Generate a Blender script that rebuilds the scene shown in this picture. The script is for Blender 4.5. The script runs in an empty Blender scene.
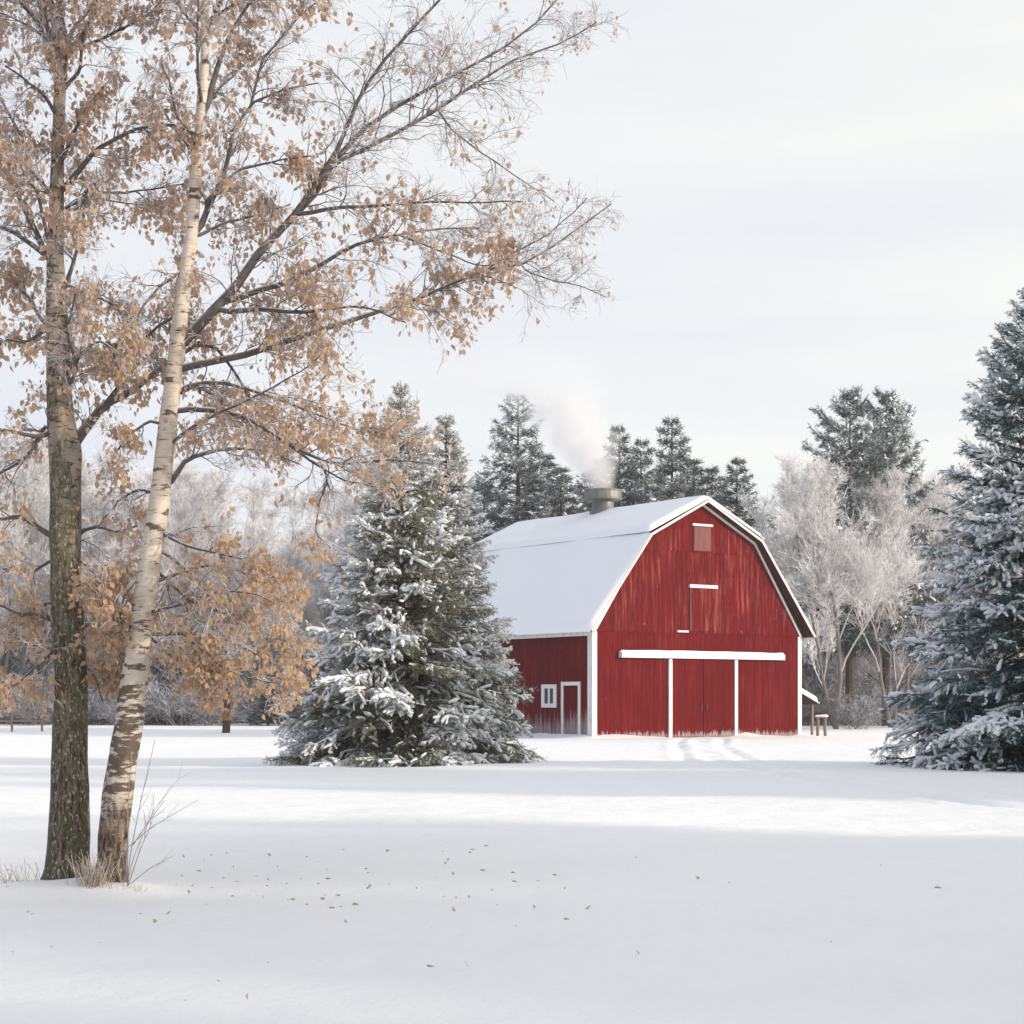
import bpy, math
import numpy as np
from mathutils import Vector

# ------------------------------------------------------------------ camera, sky, sun, exposure
SC = bpy.context.scene
COL = SC.collection
F = 1830.0            # focal length in pixels of the 1024 px frame
HOR = 700.0           # row of the horizon
CAMH = 1.6
cd = bpy.data.cameras.new('camera')
cam = bpy.data.objects.new('camera', cd)
COL.objects.link(cam)
cam.location = (0, 0, CAMH)
cam.rotation_euler = (math.pi / 2, 0, 0)
cd.sensor_width = 36.0
cd.lens = F / 1024 * 36.0
cd.shift_y = (HOR - 512) / 1024
cd.clip_start = 0.1
cd.clip_end = 3000
SC.camera = cam

SUN_EL = math.radians(15.0)
SUN_AZ = math.radians(-20.0)      # from +X, negative = a little behind the camera
sdir = Vector((math.cos(SUN_EL) * math.cos(SUN_AZ), math.cos(SUN_EL) * math.sin(SUN_AZ), math.sin(SUN_EL)))
sd = bpy.data.lights.new('sun', 'SUN')
sd.energy = 3.6
sd.angle = math.radians(3.5)
sd.color = (1.0, 0.88, 0.74)
sun = bpy.data.objects.new('sun', sd)
COL.objects.link(sun)
sun.rotation_euler = sdir.to_track_quat('Z', 'Y').to_euler()

SC.view_settings.view_transform = 'Standard'
SC.view_settings.look = 'None'
SC.view_settings.gamma = 1
SC.view_settings.exposure = 0.17

w = bpy.data.worlds.new('World')
SC.world = w
w.use_nodes = True
nt = w.node_tree
nt.nodes.clear()
N = nt.nodes.new
wo = N('ShaderNodeOutputWorld')
bg = N('ShaderNodeBackground')
bg.inputs['Strength'].default_value = 0.1
sky = N('ShaderNodeTexSky')
sky.sky_type = 'NISHITA'
sky.sun_disc = False
sky.sun_elevation = SUN_EL
sky.sun_rotation = math.pi / 2 - SUN_AZ
sky.air_density = 1.0
sky.dust_density = 0.6
tc = N('ShaderNodeTexCoord')
mp = N('ShaderNodeMapping')
mp.inputs['Scale'].default_value = (2.2, 2.2, 15.0)
mp.inputs['Location'].default_value = (0.3, 0.0, 1.7)
n1 = N('ShaderNodeTexNoise')
n1.inputs['Scale'].default_value = 1.0
n1.inputs['Detail'].default_value = 5.0
n1.inputs['Roughness'].default_value = 0.5
rp = N('ShaderNodeValToRGB')
rp.color_ramp.elements[0].position = 0.32
rp.color_ramp.elements[0].color = (8.6, 8.78, 9.2, 1)
rp.color_ramp.elements[1].position = 0.60
rp.color_ramp.elements[1].color = (9.75, 9.75, 9.5, 1)
mx = N('ShaderNodeMixRGB')
mx.inputs['Fac'].default_value = 0.9
L_ = nt.links.new
L_(tc.outputs['Generated'], mp.inputs['Vector'])
L_(mp.outputs['Vector'], n1.inputs['Vector'])
L_(n1.outputs['Fac'], rp.inputs['Fac'])
L_(sky.outputs['Color'], mx.inputs['Color1'])
L_(rp.outputs['Color'], mx.inputs['Color2'])
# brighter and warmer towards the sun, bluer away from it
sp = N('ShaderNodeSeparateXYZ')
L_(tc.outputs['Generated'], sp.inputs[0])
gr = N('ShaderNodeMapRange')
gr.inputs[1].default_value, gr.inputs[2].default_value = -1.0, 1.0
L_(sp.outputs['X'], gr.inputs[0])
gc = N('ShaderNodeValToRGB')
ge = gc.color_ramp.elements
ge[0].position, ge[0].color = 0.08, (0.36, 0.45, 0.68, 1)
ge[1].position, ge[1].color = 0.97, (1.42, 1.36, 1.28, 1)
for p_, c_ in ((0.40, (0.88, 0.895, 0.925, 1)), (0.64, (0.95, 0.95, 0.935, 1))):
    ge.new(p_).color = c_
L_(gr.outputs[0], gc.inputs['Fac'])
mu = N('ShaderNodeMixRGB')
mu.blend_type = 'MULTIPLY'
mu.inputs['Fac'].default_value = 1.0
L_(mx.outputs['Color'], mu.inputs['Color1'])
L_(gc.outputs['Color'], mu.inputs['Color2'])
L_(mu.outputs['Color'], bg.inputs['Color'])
L_(bg.outputs['Background'], wo.inputs['Surface'])

SC.render.engine = 'CYCLES'
SC.cycles.max_bounces = 5
SC.cycles.diffuse_bounces = 3
SC.cycles.glossy_bounces = 2
SC.cycles.transmission_bounces = 3
SC.cycles.transparent_max_bounces = 8
SC.cycles.volume_bounces = 4
SC.cycles.use_denoising = True

# ------------------------------------------------------------------ helpers
def unit(v):
    return v / np.maximum(np.linalg.norm(v, axis=-1, keepdims=True), 1e-9)

def vnoise(p, seed=0):
    """smooth value noise in -1..1 at points p (N,3)"""
    p = np.asarray(p, float)
    i = np.floor(p).astype(np.int64)
    f = p - i
    f = f * f * (3 - 2 * f)
    def h(a):
        n = (a[:, 0] * 374761393 + a[:, 1] * 668265263 + a[:, 2] * 2147483647 + seed * 974634777) & 0xFFFFFFFF
        n = ((n ^ (n >> 13)) * 1274126177) & 0xFFFFFFFF
        n = n ^ (n >> 16)
        return (n & 0xFFFF) / 32767.5 - 1
    r = 0
    for dx in (0, 1):
        for dy in (0, 1):
            for dz in (0, 1):
                wgt = (f[:, 0] if dx else 1 - f[:, 0]) * (f[:, 1] if dy else 1 - f[:, 1]) * (f[:, 2] if dz else 1 - f[:, 2])
                r = r + wgt * h(i + np.array([dx, dy, dz]))
    return r

def P(px, py, Y):
    """the world point seen at a pixel of the photograph, at distance Y"""
    return np.array([(px - 512) / F * Y, Y, CAMH + (HOR - py) / F * Y])

class MB:
    def __init__(s):
        s.v, s.f, s.a, s.n = [], [], [], 0
    def add(s, v, f, a=0.5):
        v = np.asarray(v, np.float64).reshape(-1, 3)
        s.v.append(v)
        fs = f if isinstance(f, list) and len(f) and isinstance(f[0], np.ndarray) else [np.asarray(f, np.int64)]
        for x in fs:
            s.f.append(x + s.n)
        s.a.append(np.broadcast_to(np.asarray(a, float), (len(v),)) if np.ndim(a) < 1 or len(a) == len(v) else a)
        s.n += len(v)
    def box(s, x0, x1, y0, y1, z0, z1, a=0.5):
        v = [(x, y, z) for z in (z0, z1) for y in (y0, y1) for x in (x0, x1)]
        s.add(v, [[0, 2, 3, 1], [4, 5, 7, 6], [0, 1, 5, 4], [2, 6, 7, 3], [0, 4, 6, 2], [1, 3, 7, 5]], a)
    def prism(s, poly, y0, y1, a=0.5, axis='y'):
        """extrude a polygon of (x,z) between y0 and y1"""
        n = len(poly)
        v = [(p[0], y0, p[1]) for p in poly] + [(p[0], y1, p[1]) for p in poly]
        b = s.n
        s.v.append(np.array(v, float))
        s.a.append(np.full(2 * n, a, float))
        s.f.append(np.array([list(range(n))]) + b)
        s.f.append(np.array([list(range(2 * n - 1, n - 1, -1))]) + b)
        s.f.append(np.array([[(i + 1) % n, i, n + i, n + (i + 1) % n] for i in range(n)]) + b)
        s.n += 2 * n
    def build(s, name, mat, parent=None, smooth=False):
        me = bpy.data.meshes.new(name)
        v = np.concatenate(s.v)
        a = np.concatenate(s.a)
        me.vertices.add(len(v))
        me.vertices.foreach_set('co', v.astype(np.float32).ravel())
        loops = np.concatenate([x.ravel() for x in s.f])
        cnt = np.concatenate([np.full(len(x), x.shape[1]) for x in s.f])
        me.loops.add(len(loops))
        me.loops.foreach_set('vertex_index', loops.astype(np.int32))
        me.polygons.add(len(cnt))
        me.polygons.foreach_set('loop_start', np.concatenate([[0], np.cumsum(cnt)[:-1]]).astype(np.int32))
        me.polygons.foreach_set('use_smooth', np.full(len(cnt), bool(smooth)))
        at = me.attributes.new('tint', 'FLOAT', 'POINT')
        at.data.foreach_set('value', a.astype(np.float32))
        me.update(calc_edges=True)
        me.validate()
        me.materials.append(mat)
        o = bpy.data.objects.new(name, me)
        COL.objects.link(o)
        if parent:
            o.parent = parent
        return o

def tubes(mb, PL, R, S=5, tint=None, noise=0.0, seed=0):
    """a tube of S sides round every polyline of PL (N,K,3) with radii R (N,K)"""
    PL = np.asarray(PL, float)
    R = np.asarray(R, float)
    n, k, _ = PL.shape
    if n == 0:
        return
    T = np.empty_like(PL)
    T[:, 1:-1] = PL[:, 2:] - PL[:, :-2]
    T[:, 0] = PL[:, 1] - PL[:, 0]
    T[:, -1] = PL[:, -1] - PL[:, -2]
    T = unit(T)
    ref = np.where(np.abs(unit(PL[:, -1] - PL[:, 0])[:, 2:3]) > 0.8, np.array([[1.0, 0, 0]]), np.array([[0, 0, 1.0]]))[:, None, :]
    A = unit(np.cross(T, np.broadcast_to(ref, T.shape)))
    B = np.cross(T, A)
    an = np.arange(S) / S * 2 * np.pi
    ca, sa = np.cos(an)[None, None, :, None], np.sin(an)[None, None, :, None]
    Rr = R[:, :, None, None]
    if noise:
        q = PL[:, :, None, :] + (A[:, :, None] * ca + B[:, :, None] * sa) * Rr
        Rr = Rr * (1 + noise * vnoise((q * np.array([16, 16, 5.0])).reshape(-1, 3), seed).reshape(n, k, S, 1))
    V = PL[:, :, None, :] + (A[:, :, None] * ca + B[:, :, None] * sa) * Rr
    base = (np.arange(n) * k * S)[:, None, None] + (np.arange(k - 1) * S)[None, :, None]
    j = np.arange(S)[None, None, :]
    j2 = (j + 1) % S
    f = np.stack([base + j, base + S + j, base + S + j2, base + j2], -1).reshape(-1, 4)
    if tint is None:
        t = 0.5
    else:
        t = np.repeat(np.asarray(tint, float), k * S)
    mb.add(V.reshape(-1, 3), f, t)

def spawn(PL, R, counts, t0, t1, ang, length, K, rng, up=0.0, wig=0.15, grav=0.0, rr=0.6, tip=0.3, rmax=None, rmin=0.0015):
    """children polylines that leave the polylines PL"""
    PL = np.asarray(PL, float)
    n, k, _ = PL.shape
    idx = np.repeat(np.arange(n), counts)
    M = len(idx)
    t = rng.uniform(t0, t1, M)
    f = t * (k - 1)
    i = np.minimum(f.astype(int), k - 2)
    fr = (f - i)[:, None]
    base = PL[idx, i] * (1 - fr) + PL[idx, i + 1] * fr
    r0 = (R[idx, i] * (1 - fr[:, 0]) + R[idx, i + 1] * fr[:, 0]) * rr
    if rmax is not None:
        r0 = np.minimum(r0, rmax)
    r0 = np.maximum(r0, rmin)
    T = unit(PL[idx, i + 1] - PL[idx, i])
    pv = unit(np.cross(T, rng.normal(size=(M, 3))))
    a = rng.uniform(ang[0], ang[1], M)[:, None]
    d = T * np.cos(a) + pv * np.sin(a)
    d[:, 2] += up
    d = unit(d)
    plen = np.linalg.norm(np.diff(PL, axis=1), axis=2).sum(1)[idx]
    Ln = length(plen, t, rng, M)
    st = (Ln / (K - 1))[:, None]
    out = np.empty((M, K, 3))
    out[:, 0] = base
    bend = rng.normal(size=(M, 3)) * wig * 0.6
    for q in range(1, K):
        out[:, q] = out[:, q - 1] + d * st
        d = d + bend + rng.normal(size=(M, 3)) * wig
        d[:, 2] += grav
        d = unit(d)
    rad = r0[:, None] * np.linspace(1, tip, K)[None, :]
    return out, np.maximum(rad, rmin * 0.6), idx

def tag(o, label=None, cat=None, group=None, kind=None):
    if label: o['label'] = label
    if cat: o['category'] = cat
    if group: o['group'] = group
    if kind: o['kind'] = kind
    return o

def empty(name, loc, label, cat, group=None, rz=0.0, sc=1.0):
    o = bpy.data.objects.new(name, None)
    o.empty_display_size = 0.3
    COL.objects.link(o)
    o.location = loc
    o.rotation_euler = (0, 0, rz)
    o.scale = (sc, sc, sc)
    return tag(o, label, cat, group)

KIDS = {}
def copy_tree(src, loc, label=None, group=None, rz=0.0, sc=(1, 1, 1), cat=None):
    kids = KIDS.setdefault(src.name, [c for c in COL.objects if c.parent == src])
    c = src.copy()
    COL.objects.link(c)
    c.location = loc
    c.rotation_euler = (0, 0, rz)
    c.scale = sc
    if label: c['label'] = label
    if group: c['group'] = group
    if cat: c['category'] = cat
    for ch in kids:
        d = ch.copy()
        COL.objects.link(d)
        d.parent = c
    return c

# ------------------------------------------------------------------ materials
class Mat:
    def __init__(s, name, rough=0.8, spec=0.3):
        s.m = bpy.data.materials.new(name)
        s.m.use_nodes = True
        s.t = s.m.node_tree
        s.b = s.t.nodes['Principled BSDF']
        s.b.inputs['Roughness'].default_value = rough
        s.b.inputs['Specular IOR Level'].default_value = spec
    def n(s, typ, **kw):
        x = s.t.nodes.new(typ)
        for k, v in kw.items():
            setattr(x, k, v)
        return x
    def l(s, a, b):
        s.t.links.new(a, b)
    def coord(s, scale=(1, 1, 1), kind='Object', loc=(0, 0, 0)):
        c = s.n('ShaderNodeTexCoord')
        m = s.n('ShaderNodeMapping')
        m.inputs['Scale'].default_value = scale
        m.inputs['Location'].default_value = loc
        s.l(c.outputs[kind], m.inputs['Vector'])
        return m.outputs['Vector']
    def noise(s, scale=(1, 1, 1), detail=4, rough=0.55, kind='Object', loc=(0, 0, 0), vec=None):
        x = s.n('ShaderNodeTexNoise')
        x.inputs['Scale'].default_value = 1.0
        x.inputs['Detail'].default_value = detail
        x.inputs['Roughness'].default_value = rough
        s.l(vec if vec is not None else s.coord(scale, kind, loc), x.inputs['Vector'])
        return x.outputs['Fac']
    def ramp(s, fac, p0, p1, c0=(0, 0, 0, 1), c1=(1, 1, 1, 1)):
        r = s.n('ShaderNodeValToRGB')
        e = r.color_ramp.elements
        e[0].position, e[1].position = p0, p1
        e[0].color, e[1].color = c0, c1
        s.l(fac, r.inputs['Fac'])
        return r.outputs['Color']
    def rng(s, val, a, b, c=0.0, d=1.0, smooth=True):
        r = s.n('ShaderNodeMapRange')
        r.interpolation_type = 'SMOOTHSTEP' if smooth else 'LINEAR'
        for i, q in enumerate((a, b, c, d)):
            r.inputs[1 + i].default_value = q
        s.l(val, r.inputs[0])
        return r.outputs[0]
    def math(s, op, a, b):
        m = s.n('ShaderNodeMath', operation=op)
        for i, q in enumerate((a, b)):
            if isinstance(q, (int, float)):
                m.inputs[i].default_value = q
            else:
                s.l(q, m.inputs[i])
        return m.outputs[0]
    def mix(s, fac, a, b):
        m = s.n('ShaderNodeMixRGB')
        for i, q in enumerate((fac, a, b)):
            if isinstance(q, (int, float)):
                m.inputs[i].default_value = q
            elif isinstance(q, tuple):
                m.inputs[i].default_value = q if len(q) == 4 else q + (1,)
            else:
                s.l(q, m.inputs[i])
        return m.outputs[0]
    def attr(s):
        a = s.n('ShaderNodeAttribute', attribute_name='tint')
        return a.outputs['Fac']
    def objz(s):
        c = s.n('ShaderNodeTexCoord')
        x = s.n('ShaderNodeSeparateXYZ')
        s.l(c.outputs['Object'], x.inputs[0])
        return x.outputs['Z']
    def nz(s):
        g = s.n('ShaderNodeNewGeometry')
        x = s.n('ShaderNodeSeparateXYZ')
        s.l(g.outputs['Normal'], x.inputs[0])
        return x.outputs['Z']
    def color(s, c):
        if isinstance(c, tuple):
            s.b.inputs['Base Color'].default_value = c if len(c) == 4 else c + (1,)
        else:
            s.l(c, s.b.inputs['Base Color'])
        return s
    def bump(s, h, strength=0.5, dist=0.01):
        b = s.n('ShaderNodeBump')
        b.inputs['Strength'].default_value = strength
        b.inputs['Distance'].default_value = dist
        s.l(h, b.inputs['Height'])
        s.l(b.outputs['Normal'], s.b.inputs['Normal'])
        return s

# snow on the ground
m = Mat('ground_snow', 0.75, 0.15)
m.color(m.mix(m.noise((0.25, 0.25, 0.25), 3), (0.86, 0.865, 0.88), (0.90, 0.90, 0.905)))
h = m.math('ADD', m.math('MULTIPLY', m.noise((2.2, 2.2, 2.2), 5), 1.0), m.math('MULTIPLY', m.noise((11, 16, 14), 7, 0.72), 0.30))
m.bump(h, 0.7, 0.05)
M_SNOW = m.m
# snow on roofs and branches
m = Mat('settled_snow', 0.8, 0.12)
m.color((0.88, 0.885, 0.9))
m.bump(m.noise((9, 9, 9), 4), 0.3, 0.02)
M_CAP = m.m
m = Mat('branch_snow', 0.85, 0.1)
m.color(m.mix(m.attr(), (0.78, 0.80, 0.83), (0.9, 0.9, 0.91)))
m.bump(m.noise((40, 40, 40), 3), 0.6, 0.015)
M_LUMP = m.m

def paint_red(name, low, streak):
    m = Mat(name, 0.75, 0.05)
    z = m.objz()
    base = m.mix(m.attr(), (0.092, 0.0042, 0.006), (0.150, 0.0068, 0.0085))
    big = m.rng(m.noise((0.35, 0.35, 0.6), 3), 0.35, 0.7)
    base = m.mix(big, base, m.mix(0.5, base, (0.092, 0.0042, 0.006)))
    st = m.ramp(m.noise((8.5, 8.5, 0.45), 6, 0.66), 0.50, 0.64)
    st2 = m.ramp(m.noise((19.0, 19.0, 0.8), 5, 0.66, loc=(3.1, 1.7, 0.4)), 0.54, 0.66)
    st = m.math('MAXIMUM', st, m.math('MULTIPLY', st2, 0.7))
    patch = m.rng(m.noise((0.7, 0.7, 0.5), 3, 0.5, loc=(5.0, 2.0, 1.0)), 0.38, 0.62, 0.25, 1.0)
    zone = m.math('MULTIPLY', m.rng(z, 4.35, 4.6), m.rng(z, 9.3, 7.9))
    zone = m.math('ADD', m.math('MULTIPLY', zone, streak), 0.17)
    fac = m.math('MULTIPLY', m.math('MULTIPLY', st, zone), patch)
    c = m.mix(fac, base, (0.33, 0.085, 0.07))
    fine = m.ramp(m.noise((24, 24, 0.7), 5, 0.66, loc=(1.2, 0.2, 0.9)), 0.54, 0.68)
    c = m.mix(m.math('MULTIPLY', fine, 0.45), c, (0.055, 0.007, 0.009))
    chip = m.ramp(m.noise((13, 13, 4.5), 4, 0.6, loc=(7.0, 3.0, 2.0)), 0.70, 0.74)
    c = m.mix(m.math('MULTIPLY', chip, 0.6), c, (0.50, 0.30, 0.27))
    wn = m.math('MULTIPLY', m.math('SUBTRACT', m.noise((9, 9, 0.9), 6, 0.7), 0.36), low * 4.0)
    wf = m.math('SUBTRACT', 1.0, m.rng(m.math('SUBTRACT', z, wn), -low * 0.15, low * (0.35 if low < 0.5 else 0.9)))
    c = m.mix(m.math('MULTIPLY', wf, 0.8), c, m.mix(m.noise((9, 9, 2), 3), (0.20, 0.16, 0.15), (0.42, 0.37, 0.35)))
    m.color(c)
    m.bump(m.noise((26, 26, 1.2), 4, 0.6), 0.5, 0.01)
    return m.m
M_RED = paint_red('red_boards', 0.28, 0.60)
M_RED_SIDE = paint_red('red_side_boards', 0.75, 0.2)

m = Mat('white_trim', 0.6, 0.25)
m.color(m.mix(m.ramp(m.noise((10, 10, 1.5), 4), 0.5, 0.75), (0.70, 0.69, 0.66), (0.50, 0.47, 0.43)))
M_TRIM = m.m
m = Mat('eave_wood', 0.8, 0.15)
m.color(m.mix(m.noise((8, 2, 8), 4), (0.035, 0.014, 0.013), (0.075, 0.03, 0.027)))
M_EAVE = m.m
m = Mat('faded_edge', 0.75, 0.15)
m.color(m.mix(m.noise((9, 9, 9), 3), (0.52, 0.40, 0.38), (0.78, 0.72, 0.70)))
M_EDGE = m.m
m = Mat('weathered_boards', 0.8, 0.15)
m.color(m.mix(m.noise((14, 14, 0.8), 5, 0.6), (0.10, 0.028, 0.026), (0.27, 0.125, 0.11)))
M_WEATH = m.m
m = Mat('window_glass', 0.08, 0.5)
m.color((0.02, 0.035, 0.035))
M_GLASS = m.m
m = Mat('galvanised_metal', 0.5, 0.4)
m.b.inputs['Metallic'].default_value = 0.4
m.color(m.mix(m.noise((3, 3, 1.2), 4), (0.10, 0.105, 0.10), (0.27, 0.265, 0.24)))
M_METAL = m.m
m = Mat('dark_iron', 0.5, 0.4)
m.color((0.03, 0.03, 0.03))
M_IRON = m.m
m = Mat('grey_timber', 0.85, 0.15)
m.color(m.mix(m.noise((14, 14, 2), 4), (0.13, 0.095, 0.075), (0.34, 0.27, 0.22)))
m.bump(m.noise((30, 30, 3), 3), 0.5, 0.01)
M_TIMBER = m.m

# birch barks
def bark_pale():
    m = Mat('pale_birch_bark', 0.75, 0.2)
    z = m.objz()
    c = m.mix(m.noise((3, 3, 6), 4), (0.46, 0.38, 0.30), (0.74, 0.67, 0.57))
    c = m.mix(m.math('MULTIPLY', m.ramp(m.noise((9, 9, 70), 3, 0.6), 0.55, 0.68), 0.7), c, (0.25, 0.19, 0.14))
    m.l(m.mix(0.0, c, c), m.b.inputs['Base Color'])
    low = m.rng(z, 3.0, 1.2)
    wob = m.math('ADD', m.noise((4.5, 4.5, 15), 5, 0.62), m.math('MULTIPLY', low, 0.12))
    band = m.ramp(wob, 0.575, 0.625)
    c = m.mix(m.math('MULTIPLY', band, 0.92), c, m.mix(m.noise((30, 30, 18), 3), (0.035, 0.026, 0.02), (0.15, 0.10, 0.07)))
    rough = m.rng(m.math('ADD', z, m.math('MULTIPLY', m.noise((7, 7, 3), 5, 0.6), 1.9)), 1.95, 1.15)
    rb = m.mix(m.ramp(m.noise((30, 30, 7), 6, 0.68), 0.42, 0.60), (0.045, 0.032, 0.023), (0.27, 0.20, 0.145))
    rb = m.mix(m.ramp(m.noise((16, 16, 16), 3), 0.64, 0.70), rb, (0.55, 0.49, 0.42))
    c = m.mix(rough, c, rb)
    m.color(c)
    m.bump(m.math('ADD', m.math('MULTIPLY', m.noise((30, 30, 8), 5), rough), m.math('MULTIPLY', m.noise((6, 6, 60), 3), 0.35)), 0.8, 0.02)
    return m.m
def bark_dark():
    m = Mat('furrowed_birch_bark', 0.85, 0.12)
    z = m.objz()
    f = m.noise((46, 46, 9), 7, 0.72)
    rb = m.mix(m.ramp(f, 0.40, 0.60), (0.045, 0.036, 0.026), (0.25, 0.205, 0.15))
    rb = m.mix(m.math('MULTIPLY', m.ramp(m.noise((5, 5, 1.6), 5, 0.6), 0.46, 0.58), 0.6), rb, (0.115, 0.12, 0.06))
    rb = m.mix(m.math('MULTIPLY', m.ramp(m.noise((40, 40, 20), 5, 0.7), 0.57, 0.62), 0.9), rb, (0.56, 0.53, 0.42))
    up = m.rng(m.math('ADD', z, m.math('MULTIPLY', m.noise((5, 5, 4), 4), 4.5)), 4.0, 6.2)
    pale = m.mix(m.noise((3, 3, 8), 4), (0.28, 0.23, 0.185), (0.52, 0.45, 0.375))
    pale = m.mix(m.math('MULTIPLY', m.ramp(m.noise((7, 7, 26), 4, 0.62), 0.53, 0.6), 0.9), pale, (0.07, 0.05, 0.038))
    pale = m.mix(m.math('MULTIPLY', m.ramp(m.noise((5, 5, 1.8), 4, 0.6), 0.48, 0.56), 0.85), pale, rb)
    m.color(m.mix(m.math('MULTIPLY', up, 0.9), rb, pale))
    m.bump(m.math('ADD', f, m.math('MULTIPLY', m.noise((60, 60, 14), 3), 0.3)), 1.0, 0.035)
    return m.m
M_BARK_PALE, M_BARK_DARK = bark_pale(), bark_dark()

def branch_mat(name, dark, light, snow, sn0, sn1, amount):
    """bark with rime and snow lying on the upper side"""
    m = Mat(name, 0.85, 0.12)
    c = m.mix(m.noise((25, 25, 25), 3), dark, light)
    k = m.math('MULTIPLY', m.rng(m.nz(), sn0, sn1), amount)
    k = m.math('MULTIPLY', k, m.rng(m.noise((7, 7, 7), 3), 0.3, 0.55))
    c = m.mix(k, c, snow)
    c = m.mix(m.math('MULTIPLY', m.rng(m.attr(), 0.35, 1.0), 0.75), c, snow)
    return m.color(c).m
M_LIMB = branch_mat('birch_branch', (0.05, 0.044, 0.043), (0.19, 0.165, 0.155), (0.82, 0.82, 0.85), 0.3, 0.85, 0.85)
M_TWIG = branch_mat('birch_twig', (0.15, 0.13, 0.13), (0.36, 0.32, 0.32), (0.88, 0.87, 0.90), 0.0, 0.7, 0.9)
M_RIME = branch_mat('rimed_branch', (0.34, 0.315, 0.315), (0.55, 0.52, 0.515), (0.88, 0.87, 0.88), -0.2, 0.7, 0.9)
M_RIME_GREY = branch_mat('rimed_grey_branch', (0.10, 0.095, 0.105), (0.22, 0.21, 0.225), (0.66, 0.66, 0.71), 0.0, 0.8, 0.7)
M_TRUNKBG = branch_mat('rimed_trunk', (0.06, 0.045, 0.04), (0.16, 0.12, 0.10), (0.8, 0.8, 0.82), 0.5, 0.9, 0.5)
m = Mat('conifer_bark', 0.9, 0.1)
m.color(m.mix(m.noise((12, 12, 4), 4), (0.035, 0.027, 0.022), (0.12, 0.09, 0.07)))
M_CBARK = m.m

def leaf_mat():
    m = Mat('dry_leaf', 0.7, 0.2)
    a = m.attr()
    r = m.n('ShaderNodeValToRGB')
    e = r.color_ramp.elements
    e[0].position, e[0].color = 0.0, (0.44, 0.30, 0.225, 1)
    e[1].position, e[1].color = 1.0, (0.64, 0.40, 0.205, 1)
    x = e.new(0.35); x.color = (0.57, 0.40, 0.275, 1)
    x = e.new(0.6); x.color = (0.61, 0.42, 0.255, 1)
    x = e.new(0.8); x.color = (0.50, 0.32, 0.18, 1)
    m.l(a, r.inputs['Fac'])
    c = m.mix(m.math('MULTIPLY', m.rng(m.noise((45, 45, 45), 3), 0.45, 0.6), 0.45), r.outputs['Color'], (0.60, 0.52, 0.46))
    m.color(c)
    tr = m.n('ShaderNodeBsdfTranslucent')
    m.l(c, tr.inputs['Color'])
    ms = m.n('ShaderNodeMixShader')
    ms.inputs[0].default_value = 0.48
    out = m.t.nodes['Material Output']
    m.l(m.b.outputs[0], ms.inputs[1])
    m.l(tr.outputs[0], ms.inputs[2])
    m.l(ms.outputs[0], out.inputs['Surface'])
    return m.m
M_LEAF = leaf_mat()

def needle_mat(name, g0, g1, frost, amount):
    m = Mat(name, 0.75, 0.15)
    c = m.mix(m.rng(m.noise((1.6, 1.6, 1.6), 3), 0.3, 0.7), g0, g1)
    k = m.math('MULTIPLY', m.rng(m.attr(), 0.45, 1.0, smooth=False), amount)
    m.color(m.mix(k, c, frost))
    return m.m
M_NEEDLE = needle_mat('green_spruce_needles', (0.080, 0.095, 0.050), (0.20, 0.185, 0.09), (0.66, 0.66, 0.64), 0.85)
M_NEEDLE_BLUE = needle_mat('blue_spruce_needles', (0.024, 0.066, 0.064), (0.066, 0.140, 0.134), (0.52, 0.63, 0.70), 0.75)
M_NEEDLE_FAR = needle_mat('far_conifer_needles', (0.044, 0.072, 0.074), (0.100, 0.130, 0.118), (0.6, 0.63, 0.65), 0.8)
M_GRASS = branch_mat('dry_grass', (0.30, 0.22, 0.14), (0.52, 0.42, 0.30), (0.8, 0.79, 0.78), 0.3, 0.9, 0.5)

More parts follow.
